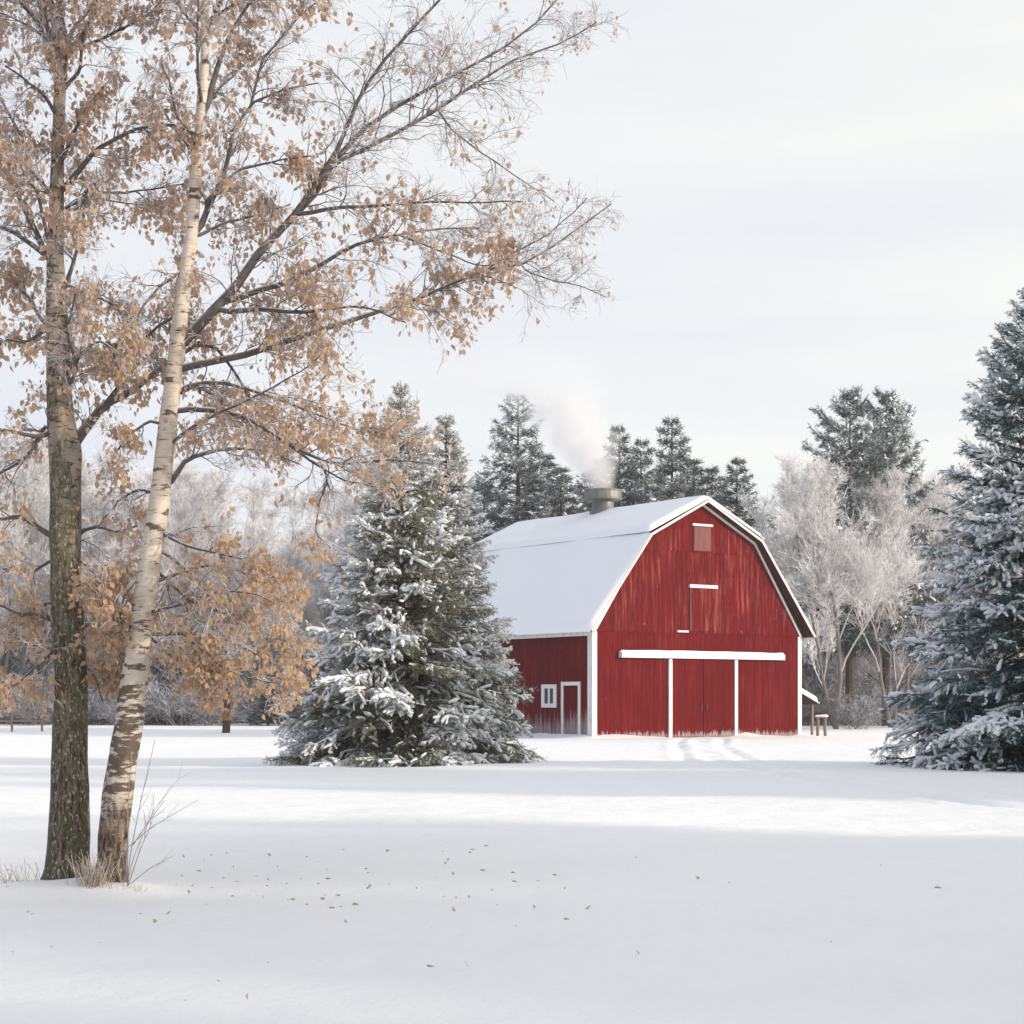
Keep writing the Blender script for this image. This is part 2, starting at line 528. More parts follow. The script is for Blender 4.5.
# ------------------------------------------------------------------ ground
RUT = (np.array([0.0, 14, 20, 24, 28, 32.5, 40, 48.8, 60, 70, 78.5, 90]), np.array([20.0, 14.5, 10.6, 8.6, 7.3, 6.75, 5.95, 5.6, 6.2, 7.2, 8.2, 9.5]))
def rut_x(y):
    s = 0
    for d in (-4, -2, 0, 2, 4):
        s = s + np.interp(y + d, *RUT)
    return s / 5
BASES = [(-3.99, 16.4, 0.42, 0.085), (-3.56, 16.15, 0.36, 0.085), (-5.0, 16.3, 0.8, 0.04), (-3.8, 16.3, 1.7, -0.13)]
def gz(x, y):
    x, y = np.broadcast_arrays(np.asarray(x, float), np.asarray(y, float))
    sh = x.shape
    x, y = x.ravel(), y.ravel()
    o = np.zeros_like(x)
    p = lambda a, b: np.stack([x * a, y * b, o], -1)
    z = 0.16 * vnoise(p(0.045, 0.05), 3) + 0.055 * vnoise(p(0.16, 0.22), 5) + 0.018 * vnoise(p(0.7, 0.9), 7) + 0.007 * vnoise(p(2.1, 2.4), 11) + 0.010 * vnoise(p(0.9, 2.6), 13) * (np.abs(y - 40) < 60)
    z *= np.clip(1 - np.exp(-((x - 6) ** 2 / 120 + (y - 80) ** 2 / 90)), 0.15, 1)
    z *= np.clip(1 - np.exp(-((x + 3.8) ** 2 / 5 + (y - 16.3) ** 2 / 12)), 0.1, 1)
    for bx, by, r, hh in BASES:
        z += hh * np.exp(-((x - bx) ** 2 + (y - by) ** 2) / (2 * r * r))
    rx = rut_x(y)
    for s in (-0.8, 0.8):
        d = np.abs(x - rx - s - 0.08 * np.sin(y * 0.35 + s))
        dep = 0.075 * np.clip((y - 12) / 8, 0, 1) * np.clip((79 - y) / 4, 0, 1)
        z += dep * (-np.exp(-(d / 0.17) ** 2) + 0.45 * np.exp(-((d - 0.36) / 0.14) ** 2)) * (0.65 + 0.5 * vnoise(p(0.8, 0.8), 21))
    z += 0.035 * np.exp(-((x - rx) / 0.5) ** 2) * vnoise(p(2.5, 2.5), 23) * (y > 16) * (y < 79)
    ux, uy = 0.823, 0.568
    lx = (x - 3.28) * ux + (y - 75.0) * uy
    ly = -(x - 3.28) * uy + (y - 75.0) * ux
    dout = np.hypot(np.maximum(np.maximum(-lx, lx - 11.6), 0), np.maximum(-ly, 0))
    door = np.clip((np.abs(lx - 5.9) - 1.6) / 0.8, 0, 1)
    z += (0.13 + 0.10 * vnoise(p(0.9, 0.9), 41)) * np.exp(-(dout / 0.55) ** 1.3) * (0.25 + 0.75 * door) * (y > 70) * (ly < 14)
    return z.reshape(sh)

xs = np.concatenate([np.linspace(-340, -60, 24)[:-1], np.linspace(-60, -9, 60)[:-1], np.arange(-9, 22, 0.16), np.linspace(22, 60, 60)[1:], np.linspace(60, 340, 24)[1:]])
ys = np.concatenate([np.linspace(-40, 6, 24)[:-1], np.arange(6, 30, 0.12), np.arange(30, 92, 0.3), np.linspace(92, 160, 90)[1:], np.linspace(160, 590, 40)[1:]])
X, Y = np.meshgrid(xs, ys)
Z = gz(X, Y)
mb = MB()
nx, ny = len(xs), len(ys)
ii = (np.arange(ny - 1)[:, None] * nx + np.arange(nx - 1)[None, :]).ravel()
mb.add(np.stack([X, Y, Z], -1).reshape(-1, 3), np.stack([ii, ii + 1, ii + nx + 1, ii + nx], -1))
tag(mb.build('ground', M_SNOW, None, True), 'smooth snow covered field reaching from the foreground to the trees', 'snowfield', kind='structure')

# ------------------------------------------------------------------ barn
BW, BL = 11.6, 13.3
TH = math.atan2(0.568, 0.823)
A0 = np.array([3.28, 75.0])
uu, vv = np.array([0.823, 0.568]), np.array([-0.568, 0.823])
ctr = A0 + uu * BW / 2 + vv * BL / 2
barn = empty('barn', (ctr[0], ctr[1], 0.0), 'large red wooden barn with a snow covered gambrel roof and white trim', 'barn', rz=TH)
hw, hl = BW / 2, BL / 2
KX, KZ, EZ, PZ = 3.05, 8.46, 4.45, 10.02
def prof(x):
    x = abs(x)
    return PZ + (KZ - PZ) * x / KX if x <= KX else KZ + (EZ - KZ) * (x - KX) / (hw - KX)
rb = np.random.default_rng(4)
# gable boards
def gable(name, yf, sgn, mat):
    mb = MB()
    x = -hw + 0.02
    edges = [x]
    while x < hw - 0.3:
        x += rb.uniform(0.17, 0.24)
        edges.append(x)
    edges.append(hw - 0.02)
    edges = sorted(set(edges + [-KX, 0.0, KX]))
    edges = [e for i, e in enumerate(edges) if i == 0 or e - edges[i - 1] > 0.05]
    for x0, x1 in zip(edges[:-1], edges[1:]):
        for zb, zt, out in ((-0.3, 4.45, 0.03), (4.42, 7.93, 0.065), (7.90, 12.0, 0.10)):
            t0, t1 = min(zt, prof(x0)), min(zt, prof(x1))
            if max(t0, t1) <= zb + 0.02:
                continue
            t0, t1 = max(t0, zb + 0.005), max(t1, zb + 0.005)
            g = 0.0015 if rb.random() < 0.7 else 0.005
            d = out + rb.uniform(0, 0.006)
            a = float(np.clip(rb.normal(0.5, 0.17), 0, 1))
            ya, yb = (yf - d, yf) if sgn < 0 else (yf, yf + d)
            mb.prism([(x0 + g, zb), (x1 - g, zb), (x1 - g, t1), (x0 + g, t0)], ya, yb, a)
    mb.prism([(-hw + 0.01, -0.3), (hw - 0.01, -0.3), (hw - 0.01, EZ - 0.02), (KX, KZ - 0.02), (0, PZ - 0.02), (-KX, KZ - 0.02), (-hw + 0.01, EZ - 0.02)], min(yf, yf - sgn * 0.1) + 0.001, max(yf, yf - sgn * 0.1) - 0.001, 0.3)
    return mb.build(name, mat, barn)
gable('gable_wall', -hl, -1, M_RED)
gable('rear_wall', hl, 1, M_RED)
def sidewall(name, xf, sgn):
    mb = MB()
    y = -hl + 0.01
    while y < hl - 0.02:
        y1 = min(y + rb.uniform(0.19, 0.26), hl - 0.01)
        d = 0.02 + rb.uniform(0, 0.003)
        a = float(np.clip(rb.normal(0.4, 0.18), 0, 1))
        x0, x1 = (xf - d, xf) if sgn < 0 else (xf, xf + d)
        mb.box(x0, x1, y + 0.0005, y1 - 0.0005, -0.3, EZ - 0.02, a)
        y = y1
    mb.box(min(xf, xf - sgn * 0.12) + 0.001, max(xf, xf - sgn * 0.12) - 0.001, -hl + 0.12, hl - 0.12, -0.3, EZ - 0.03, 0.3)
    return mb.build(name, M_RED_SIDE, barn)
sidewall('side_wall', -hw, -1)
sidewall('side_wall', hw, 1)
# roof shell (lower slopes flare out past the walls)
OV, EO = 0.52, 0.42
def roofline(off, eo=EO):
    """outer profile raised by off along the slope normals"""
    s1 = np.array([hw - KX, EZ - KZ]); s1 = s1 / np.linalg.norm(s1)
    e = np.array([hw, EZ]) + s1 * eo
    n1 = np.array([-s1[1], s1[0]])
    s0 = np.array([KX, KZ - PZ]); s0 = s0 / np.linalg.norm(s0)
    n0 = np.array([-s0[1], s0[0]])
    k = np.array([KX, KZ]) + (n0 + n1) / (1 + n0 @ n1) * off
    p = np.array([0, PZ + off / n0[1]])
    return [tuple(p), tuple(k), tuple(e + n1 * off)]
def roofcurve(off, out=0.37, dz=-0.06):
    """roof profile: the lower slopes run out past the wall to the eave, raised by off along the slope normals"""
    e = np.array([hw + out, EZ + dz])
    s1 = e - np.array([KX, KZ]); s1 = s1 / np.linalg.norm(s1)
    n1 = np.array([-s1[1], s1[0]])
    s0 = np.array([KX, KZ - PZ]); s0 = s0 / np.linalg.norm(s0)
    n0 = np.array([-s0[1], s0[0]])
    k = np.array([KX, KZ]) + (n0 + n1) / (1 + n0 @ n1) * off
    return [(0.0, PZ + off / n0[1]), tuple(k), tuple(e + n1 * off)]
def roof_slab(mb, o0, o1, y0, y1, e0=EO, e1=EO):
    a, b = roofcurve(o0), roofcurve(o1)
    for s in (-1, 1):
        for i in (0, 1):
            q = [a[i], a[i + 1], b[i + 1], b[i]]
            q = [(x * s, z) for x, z in q]
            if s < 0:
                q = q[::-1]
            mb.prism(q, y0, y1)
mb = MB()
roof_slab(mb, 0.012, 0.11, -hl - OV, hl + OV)
roof = mb.build('roof', M_EAVE, barn)
mb = MB()   # dark boarding between the gable and the underside of the roof
a, b = roofline(-0.02, 0), roofcurve(0.006)
for s in (-1, 1):
    for i in (0, 1):
        q = [(x * s, z) for x, z in (a[i], a[i + 1], b[i + 1], b[i])]
        if s < 0:
            q = q[::-1]
        mb.prism(q, -hl - 0.02, -hl + 0.02)
mb.build('soffit', M_EAVE, roof)
mb = MB()   # faded fascia boards on the gable overhang
roof_slab(mb, 0.0, 0.105, -hl - OV - 0.035, -hl - OV - 0.002, EO, EO)
mb.build('fascia', M_EDGE, roof)
# snow on the roof: finely divided sheets with a soft uneven surface
def snow_sheet(mb, p0, p1, th0, th1, y0, y1, n=14, my=60, seed=0):
    p0, p1 = np.array(p0), np.array(p1)
    d = p1 - p0
    nrm = np.array([-d[1], d[0]]); nrm = nrm / np.linalg.norm(nrm)
    if nrm[1] < 0:
        nrm = -nrm
    t = np.linspace(0, 1, n)
    y = np.linspace(y0, y1, my)
    T, Yy = np.meshgrid(t, y)
    base = p0[None, None] + d[None, None] * T[..., None]
    pts = np.stack([base[..., 0] * 1.0, Yy, base[..., 1]], -1).reshape(-1, 3)
    th = (th0 + (th1 - th0) * T) + 0.045 * vnoise(pts * np.array([0.5, 0.35, 0.5]), seed).reshape(T.shape) + 0.012 * vnoise(pts * 2.0, seed + 1).reshape(T.shape)
    edge = np.minimum.reduce([(1 - T) * np.linalg.norm(d) / 0.22, (Yy - y0) / 0.10, (y1 - Yy) / 0.10])
    th = th * np.clip(np.sqrt(np.clip(edge, 0.02, 1)), 0.15, 1)
    top = base + nrm[None, None] * th[..., None]
    V = np.stack([top[..., 0], Yy, top[..., 1]], -1).reshape(-1, 3)
    lo = np.stack([base[..., 0], Yy, base[..., 1]], -1).reshape(-1, 3)
    i = (np.arange(my - 1)[:, None] * n + np.arange(n - 1)[None]).ravel()
    mb.add(V, np.stack([i, i + 1, i + n + 1, i + n], -1))
    # skirts
    m_ = my * n
    ring = np.concatenate([np.arange(n), np.arange(1, my) * n + n - 1, (my - 1) * n + np.arange(n - 2, -1, -1), np.arange(my - 2, 0, -1) * n])
    r2 = np.roll(ring, -1)
    mb.add(np.concatenate([V, lo]), np.stack([ring, r2, r2 + m_, ring + m_], -1))
mb = MB()
a = roofcurve(0.112)
for s in (-1, 1):
    p, k, e = [(x * s, z) for x, z in a]
    snow_sheet(mb, k, (e[0] + 0.05 * s, e[1] - 0.08), 0.08, 0.17, -hl - OV, hl + OV, 22, 90, 31 + s)
    kk = (k[0] + s * 0.10, k[1] + 0.05)
    snow_sheet(mb, (p[0], p[1] + 0.02), kk, 0.17, 0.20, -hl - OV + 0.002, hl + OV - 0.002, 18, 90, 41 + s)
mb.build('snow', M_CAP, roof, True)
mb = MB()   # white eave boards under the lower roof edge
for s in (-1, 1):
    e = roofcurve(0.0)[2]
    x0, x1 = sorted((s * (e[0] - 0.06), s * (e[0] - 0.01)))
    mb.box(x0, x1, -hl - OV + 0.01 if s < 0 else -hl + 0.3, hl + OV - 0.01, e[1] - 0.16, e[1] + 0.03)
mb.build('eave_board', M_TRIM, barn)
# white trim that follows the gable under the roof
mb = MB()
a, b = roofline(-0.10, 0), roofline(0.0, 0)
for s in (-1, 1):
    for i in (0, 1):
        q = [(x * s, z) for x, z in (a[i], a[i + 1], b[i + 1], b[i])]
        if s < 0:
            q = q[::-1]
        yf = -hl - (0.135 if i == 0 else 0.1345)
        mb.prism(q, yf, -hl - 0.10)
mb.build('rake_trim', M_TRIM, barn)
for s in (-1, 1):
    mb = MB()
    if s < 0:
        mb.box(-hw - 0.055, -hw + 0.2, -hl - 0.08, -hl - 0.031, -0.3, EZ - 0.03)
        mb.box(-hw - 0.055, -hw - 0.031, -hl - 0.031, -hl + 0.24, -0.3, EZ - 0.03)
    else:
        mb.box(hw - 0.17, hw + 0.05, -hl - 0.08, -hl - 0.031, -0.3, EZ - 0.03)
        mb.box(hw + 0.032, hw + 0.05, -hl - 0.031, -hl + 0.2, -0.3, EZ - 0.03)
    mb.build('corner_board', M_TRIM, barn)
# belt boards
def boards(mb, x0, x1, y0, y1, z0, z1, wd=0.2):
    n = max(1, round((x1 - x0) / wd))
    for i in range(n):
        a0, a1 = x0 + (x1 - x0) * i / n, x0 + (x1 - x0) * (i + 1) / n
        mb.box(a0 + 0.002, a1 - 0.002, y0 - rb.uniform(0, 0.002), y1, z0, z1, float(np.clip(rb.normal(0.5, 0.15), 0, 1)))
yf = -hl
mid = 5.9 - hw
for x0, x1 in ((4.10 - hw, mid - 0.012), (mid + 0.012, 7.70 - hw)):
    mb = MB()
    boards(mb, x0, x1, yf - 0.10, yf - 0.045, 0.05, 3.36)
    d = mb.build('sliding_door', M_RED, barn)
    mb = MB()
    hx = mid - 0.16 if x0 < mid - 0.5 else mid + 0.13
    mb.box(hx, hx + 0.035, yf - 0.15, yf - 0.108, 1.15, 1.45)
    mb.build('handle', M_IRON, d)
for xc in (4.07 - hw, 7.74 - hw):
    mb = MB()
    mb.box(xc - 0.085, xc + 0.085, yf - 0.135, yf - 0.04, 0.0, 3.34)
    mb.build('door_jamb', M_TRIM, barn)
mb = MB()
x0, x1 = 1.35 - hw, 10.47 - hw
mb.prism([(x0, 3.36), (x1, 3.36), (x1, 3.60), (x0, 3.60)], yf - 0.27, yf - 0.031)
beam = mb.build('door_track_hood', M_TRIM, barn)
mb = MB()
n = 90
xx = np.linspace(x0 - 0.02, x1 + 0.02, n)
prof_r = 0.085 + 0.02 * vnoise(np.stack([xx * 1.5, xx * 0, xx * 0], -1), 3)
prof_r[0] = prof_r[-1] = 0.02
tubes(mb, np.stack([xx, np.full(n, yf - 0.16), np.full(n, 3.60)], -1)[None], prof_r[None], 10)
mb.build('snow', M_CAP, beam, True)
# hay door and the small weathered loft hatch
mb = MB()
boards(mb, 5.2 - hw, 6.55 - hw, yf - 0.115, yf - 0.06, 4.53, 6.36, 0.19)
hay = mb.build('hay_door', M_RED, barn)
mb = MB()
mb.box(5.15 - hw, 5.195 - hw, yf - 0.12, yf - 0.062, 4.53, 6.36)
mb.build('edge_strip', M_WEATH, hay)
mb = MB()
mb.box(6.555 - hw, 6.59 - hw, yf - 0.12, yf - 0.062, 4.53, 6.36)
mb.build('edge_strip', M_WEATH, hay)
mb = MB()
mb.box(5.1 - hw, 6.65 - hw, yf - 0.17, yf - 0.062, 6.38, 6.52)
mb.build('lintel', M_TRIM, hay)
mb = MB()
mb.box(4.45 - hw, 5.05 - hw, yf - 0.13, yf - 0.062, 4.47, 4.55)
mb.build('sill', M_TRIM, hay)
mb = MB()
boards(mb, 5.34 - hw, 6.28 - hw, yf - 0.145, yf - 0.09, 7.97, 9.0, 0.16)
hatch = mb.build('loft_hatch', M_WEATH, barn)
mb = MB()
mb.box(5.24 - hw, 6.36 - hw, yf - 0.19, yf - 0.095, 9.02, 9.12)
mb.build('lintel', M_EDGE, hatch)
# side door and window on the left wall
xw = -hw
y0, y1 = -hl + 0.72, -hl + 2.05
mb = MB()
n = 6
for i in range(n):
    a0 = y0 + 0.15 + (y1 - y0 - 0.3) * i / n
    mb.box(xw - 0.05, xw - 0.034, a0 + 0.003, a0 + (y1 - y0 - 0.3) / n - 0.003, 0.02, 2.2, 0.35 + 0.05 * (i % 3))
sdoor = mb.build('side_door', M_RED_SIDE, barn)
mb = MB()
mb.box(xw - 0.085, xw - 0.034, y0, y0 + 0.15, -0.1, 2.36)
mb.box(xw - 0.085, xw - 0.034, y1 - 0.15, y1, -0.1, 2.36)
mb.box(xw - 0.083, xw - 0.034, y0 + 0.15, y1 - 0.15, 2.205, 2.358)
mb.build('frame', M_TRIM, sdoor)
mb = MB()
mb.box(xw - 0.10, xw - 0.052, y0 + 0.19, y0 + 0.23, 1.0, 1.2)
mb.build('handle', M_IRON, sdoor)
y0, y1, z0, z1 = -hl + 2.40, -hl + 3.46, 1.28, 2.26
mb = MB()
mb.box(xw - 0.09, xw - 0.034, y0, y0 + 0.2, z0, z1)
mb.box(xw - 0.09, xw - 0.034, y1 - 0.2, y1, z0, z1)
mb.box(xw - 0.088, xw - 0.034, y0 + 0.2, y1 - 0.2, z0 + 0.002, z0 + 0.17)
mb.box(xw - 0.088, xw - 0.034, y0 + 0.2, y1 - 0.2, z1 - 0.17, z1 - 0.002)
mb.box(xw - 0.08, xw - 0.034, (y0 + y1) / 2 - 0.05, (y0 + y1) / 2 + 0.05, z0 + 0.17, z1 - 0.17)
win = mb.build('window', M_TRIM, barn)
for s in (0, 1):
    mb = MB()
    ya = y0 + 0.2 if s == 0 else (y0 + y1) / 2 + 0.05
    yb_ = (y0 + y1) / 2 - 0.05 if s == 0 else y1 - 0.2
    mb.box(xw - 0.045, xw - 0.036, ya, yb_, z0 + 0.17, z1 - 0.17)
    mb.build('pane', M_GLASS, win)
# round ventilator on the ridge
def lathe(mb, prof_, cx, cy, S=28):
    prof_ = np.array(prof_)
    k = len(prof_)
    an = np.arange(S) / S * 2 * np.pi
    V = np.stack([cx + prof_[:, 0:1] * np.cos(an), cy + prof_[:, 0:1] * np.sin(an), np.repeat(prof_[:, 1:2], S, 1)], -1).reshape(-1, 3)
    b = (np.arange(k - 1) * S)[:, None]
    j = np.arange(S)[None]
    mb.add(V, np.stack([b + j, b + (j + 1) % S, b + S + (j + 1) % S, b + S + j], -1).reshape(-1, 4))
vy = -hl + 6.83
mb = MB()
lathe(mb, [(0.62, 9.85), (0.62, 10.2), (0.5, 10.32), (0.48, 10.8)], 0, vy)
vent = mb.build('ventilator', M_METAL, barn, True)
mb = MB()
lathe(mb, [(0.46, 10.74), (0.84, 10.76), (0.87, 10.80), (0.87, 10.84), (0.845, 10.86), (0.845, 11.14), (0.87, 11.16), (0.88, 11.22), (0.80, 11.24), (0.78, 11.10), (0.2, 11.05), (0.01, 11.05)], 0, vy)
mb.build('drum', M_METAL, vent, False)
# small snow capped lean-to on the far side wall
mb = MB()
xa = hw
mb.prism([(xa + 0.06, 1.98), (xa + 1.38, 1.40), (xa + 1.38, 1.46), (xa + 0.06, 2.04)], -hl + 0.28, -hl + 2.6)
lean = mb.build('porch_roof', M_EAVE, barn)
mb = MB()
snow_sheet(mb, (xa + 0.06, 2.044), (xa + 1.44, 1.44), 0.26, 0.24, -hl + 0.24, -hl + 2.64, 12, 24, 77)
mb.build('snow', M_CAP, lean, True)
for yy in (-hl + 0.5, -hl + 2.4):
    mb = MB()
    mb.box(xa + 1.2, xa + 1.28, yy - 0.05, yy + 0.05, -0.1, 1.44)
    mb.build('post', M_TIMBER, lean)

# ------------------------------------------------------------------ smoke drifting from the ventilator
vw = A0 + uu * (BW / 2) + vv * 6.83
def smoke():
    H = 7.8
    K, S = 26, 24
    z = np.linspace(0, H, K)
    cx = -0.06 * z ** 2 - 0.25 * z
    r = 0.70 + 0.60 * z
    r[0] *= 0.9
    pts = np.stack([cx, np.zeros(K), z], -1)
    an = np.arange(S) / S * 2 * np.pi
    V = np.stack([cx[:, None] + r[:, None] * np.cos(an), r[:, None] * np.sin(an), np.repeat(z[:, None], S, 1)], -1).reshape(-1, 3)
    b = (np.arange(K - 1) * S)[:, None]
    j = np.arange(S)[None]
    mb = MB()
    mb.add(V, [np.stack([b + j, b + (j + 1) % S, b + S + (j + 1) % S, b + S + j], -1).reshape(-1, 4),
               np.arange(S)[::-1][None, :], ((K - 1) * S + np.arange(S))[None, :]])
    m = Mat('smoke', 0.5)
    t = m.t
    t.nodes.remove(m.b)
    pv = m.n('ShaderNodeVolumePrincipled')
    pv.inputs['Color'].default_value = (0.87, 0.87, 0.88, 1)
    pv.inputs['Anisotropy'].default_value = 0.1
    c = m.n('ShaderNodeTexCoord')
    s = m.n('ShaderNodeSeparateXYZ')
    m.l(c.outputs['Object'], s.inputs[0])
    zz = s.outputs['Z']
    # wobble the plume with slow noise
    nz_ = m.n('ShaderNodeTexNoise')
    nz_.inputs['Scale'].default_value = 0.42
    nz_.inputs['Detail'].default_value = 3
    m.l(c.outputs['Object'], nz_.inputs['Vector'])
    wob = m.math('MULTIPLY', m.math('SUBTRACT', nz_.outputs['Fac'], 0.5), m.math('MULTIPLY', zz, 0.75))
    ax = m.math('ADD', m.math('MULTIPLY', m.math('MULTIPLY', zz, zz), -0.06), m.math('MULTIPLY', zz, -0.25))
    dx = m.math('SUBTRACT', m.math('SUBTRACT', s.outputs['X'], ax), wob)
    dy = m.math('ADD', s.outputs['Y'], wob)
    dist = m.math('SQRT', m.math('ADD', m.math('MULTIPLY', dx, dx), m.math('MULTIPLY', dy, dy)), 0.0)
    rr = m.math('ADD', m.math('MULTIPLY', zz, 0.58), 0.62)
    prof_ = m.math('SUBTRACT', 1.0, m.math('DIVIDE', dist, rr))
    prof_ = m.rng(prof_, 0.05, 0.75)
    n2 = m.n('ShaderNodeTexNoise')
    n2.inputs['Scale'].default_value = 1.0
    n2.inputs['Detail'].default_value = 7
    n2.inputs['Roughness'].default_value = 0.6
    m.l(c.outputs['Object'], n2.inputs['Vector'])
    puff = m.rng(n2.outputs['Fac'], 0.44, 0.58)
    fade = m.n('ShaderNodeMapRange')
    fade.interpolation_type = 'SMOOTHERSTEP'
    for i, q in enumerate((0.0, 7.6, 1.0, 0.0)):
        fade.inputs[1 + i].default_value = q
    m.l(zz, fade.inputs[0])
    puff = m.math('MAXIMUM', puff, m.rng(zz, 3.4, 0.2, 0.0, 0.8))
    den = m.math('MULTIPLY', m.math('MULTIPLY', prof_, m.math('ADD', m.math('MULTIPLY', puff, 0.9), 0.1)), m.math('MULTIPLY', fade.outputs[0], 2.0))
    m.l(den, pv.inputs['Density'])
    m.l(pv.outputs[0], t.nodes['Material Output'].inputs['Volume'])
    o = mb.build('smoke', m.m)
    o.location = (vw[0], vw[1], 11.12)
    tag(o, 'white steam rising from the round ventilator on the barn roof and drifting away', 'smoke', kind='stuff')
smoke()

# ------------------------------------------------------------------ conifers
def conifer(H, R, seed, nb, n1, n2, dens, nl, nw, snow=0.5, cb=0.02, power=0.85, mat=None, droop=0.35, tipup=0.16, up_top=0.75, l1=0.42, lump=1.0, whorls=0, irr=0.12, frost=0.0, sparse2=True):
    """returns (trunk, crown, snow) MB objects for a conifer standing at the origin"""
    rng = np.random.default_rng(seed)
    u = (np.arange(nb) + rng.uniform(0, 1, nb)) / nb
    u = u ** 1.08
    if whorls:
        wq = (np.floor(u * whorls) + 0.5 + rng.normal(0, 0.13, nb)) / whorls
        u = np.clip(0.5 * u + 0.5 * wq, 0.001, 0.995)
    z0 = H * (cb + (0.985 - cb) * u)
    az = np.arange(nb) * 2.39996 + rng.normal(0, 0.35, nb)
    clump = 1 + irr * vnoise(np.stack([np.cos(az) * 1.3, np.sin(az) * 1.3, u * 9], -1), seed)
    Lb = (R * (1 - u) ** power * rng.uniform(0.72, 1.08, nb) + 0.02 * H * (1 - u) + 0.010 * H) * clump
    Lb = Lb * np.clip(0.80 + u * 3.5, 0, 1)
    pit = -0.10 + (up_top + 0.10) * u ** 1.3 + rng.normal(0, 0.09, nb)
    K = 8
    s = np.linspace(0, 1, K)[None, :]
    dr = (droop * (1 - u) + 0.05)[:, None]
    hx = Lb[:, None] * s * np.cos(pit)[:, None]
    hz = Lb[:, None] * (s * np.sin(pit)[:, None] - dr * s ** 2 + tipup * s ** 4)
    bend = rng.normal(0, 0.12, nb)[:, None] * s ** 2
    PL = np.stack([np.cos(az[:, None] + bend) * hx, np.sin(az[:, None] + bend) * hx, z0[:, None] + hz], -1)
    # keep the lowest sprays above the snow
    PL[..., 2] = np.maximum(PL[..., 2], 0.06 + 0.25 * (0.5 + 0.5 * np.sin(az * 5))[:, None] * s * 0.5)
    rad = (0.006 + 0.012 * Lb)[:, None] * np.linspace(1, 0.25, K)[None, :]
    tk, cr, sn = MB(), MB(), MB()
    tz = np.linspace(-0.3, H, 14)
    tr = 0.017 * H * (1 - np.clip(tz, 0, H) / H) ** 0.9 + 0.006
    tubes(tk, np.stack([0 * tz, 0 * tz, tz], -1)[None], tr[None], 9)
    tubes(tk, PL, rad, 4)
    # side twigs
    idx = np.repeat(np.arange(nb), np.maximum(3, (n1 * (Lb / Lb.max()) ** 0.7).astype(int)))
    M = len(idx)
    t = rng.uniform(0.14, 1.0, M) ** 0.9
    f = t * (K - 1)
    i = np.minimum(f.astype(int), K - 2)
    fr = (f - i)[:, None]
    base = PL[idx, i] * (1 - fr) + PL[idx, i + 1] * fr
    T = unit(PL[idx, i + 1] - PL[idx, i])
    side = unit(np.cross(T, np.array([0, 0, 1.0]))) * np.where(rng.random(M) < 0.5, -1, 1)[:, None]
    an = rng.uniform(0.55, 1.05, M)[:, None]
    d = T * np.cos(an) + side * np.sin(an) + np.array([0, 0, 1.0]) * rng.normal(-0.10, 0.22, M)[:, None]
    d = unit(d)
    Lt = (Lb[idx] * l1 * (1 - 0.72 * t) + 0.03 * R) * rng.uniform(0.6, 1.15, M)
    K1 = 4
    T1 = np.empty((M, K1, 3))
    T1[:, 0] = base
    for q in range(1, K1):
        T1[:, q] = T1[:, q - 1] + d * (Lt / (K1 - 1))[:, None]
        d = unit(d + T * 0.12 + np.array([0, 0, -0.17]))
    # the branch tips themselves count as twigs
    tipP = PL[:, -4:, :]
    tw = np.concatenate([T1, tipP])
    L1 = np.concatenate([Lt, np.linalg.norm(np.diff(tipP, axis=1), axis=2).sum(1)])
    bi = np.concatenate([idx, np.arange(nb)])
    tubes(tk, tw, np.repeat((0.004 + 0.006 * L1)[:, None], K1, 1) * np.linspace(1, 0.4, K1), 3)
    # twiglets
    if n2:
        cn = np.maximum(1, np.round(n2 * np.clip(L1 / (0.3 * R), 0.3, 1.6)).astype(int))
        T2, _, i2 = spawn(tw, np.full(tw.shape[:2], 0.004), cn, 0.15, 1.0, (0.5, 0.95), lambda pl, tt, rg, m_: np.clip(pl * 0.45 * (1 - 0.5 * tt), 0.05, 0.3) * rg.uniform(0.7, 1.2, m_), 4, rng, 0.0, 0.08, -0.10)
        allp = np.concatenate([tw, T2])
        bb = np.concatenate([bi, bi[i2]])
    else:
        T2 = tw[:0]
        allp, bb = tw, bi
    LL = np.linalg.norm(np.diff(allp, axis=1), axis=2).sum(1)
    # needles as slim triangles
    cnt = np.maximum(3, (LL * dens).astype(int))
    ix = np.repeat(np.arange(len(allp)), cnt)
    mN = len(ix)
    t = rng.uniform(0, 1, mN)
    f = t * (K1 - 1)
    i = np.minimum(f.astype(int), K1 - 2)
    fr = (f - i)[:, None]
    b0 = allp[ix, i] * (1 - fr) + allp[ix, i + 1] * fr
    T = unit(allp[ix, i + 1] - allp[ix, i])
    rv = unit(np.cross(T, rng.normal(size=(mN, 3))))
    rv[:, 2] *= 0.75
    dd = unit(T * 0.75 + rv * 0.85)
    ln = nl * rng.uniform(0.6, 1.25, mN)
    wv = unit(np.cross(dd, rng.normal(size=(mN, 3)))) * (nw * 0.5)
    V = np.stack([b0 - wv, b0 + wv, b0 + dd * ln[:, None]], 1).reshape(-1, 3)
    # rime: by patch, by twig and by whether the needle sits on top of its twig
    patch = vnoise(b0 * (2.2 / max(R, 0.1) * 1.6), seed + 5)
    fz = 0.42 + 0.30 * patch + 0.28 * dd[:, 2] + rng.normal(0, 0.13, mN) + frost + 0.08 * np.repeat(rng.normal(0, 1, len(allp)), cnt)
    cr.add(V, np.arange(mN * 3).reshape(-1, 3), np.repeat(np.clip(fz, 0, 1), 3))
    # snow lumps on twigs and twiglets of the loaded sprays
    load = vnoise(np.stack([np.cos(az) * 2.2, np.sin(az) * 2.2, z0 * 1.6], -1), seed + 9) + rng.normal(0, 0.2, nb)
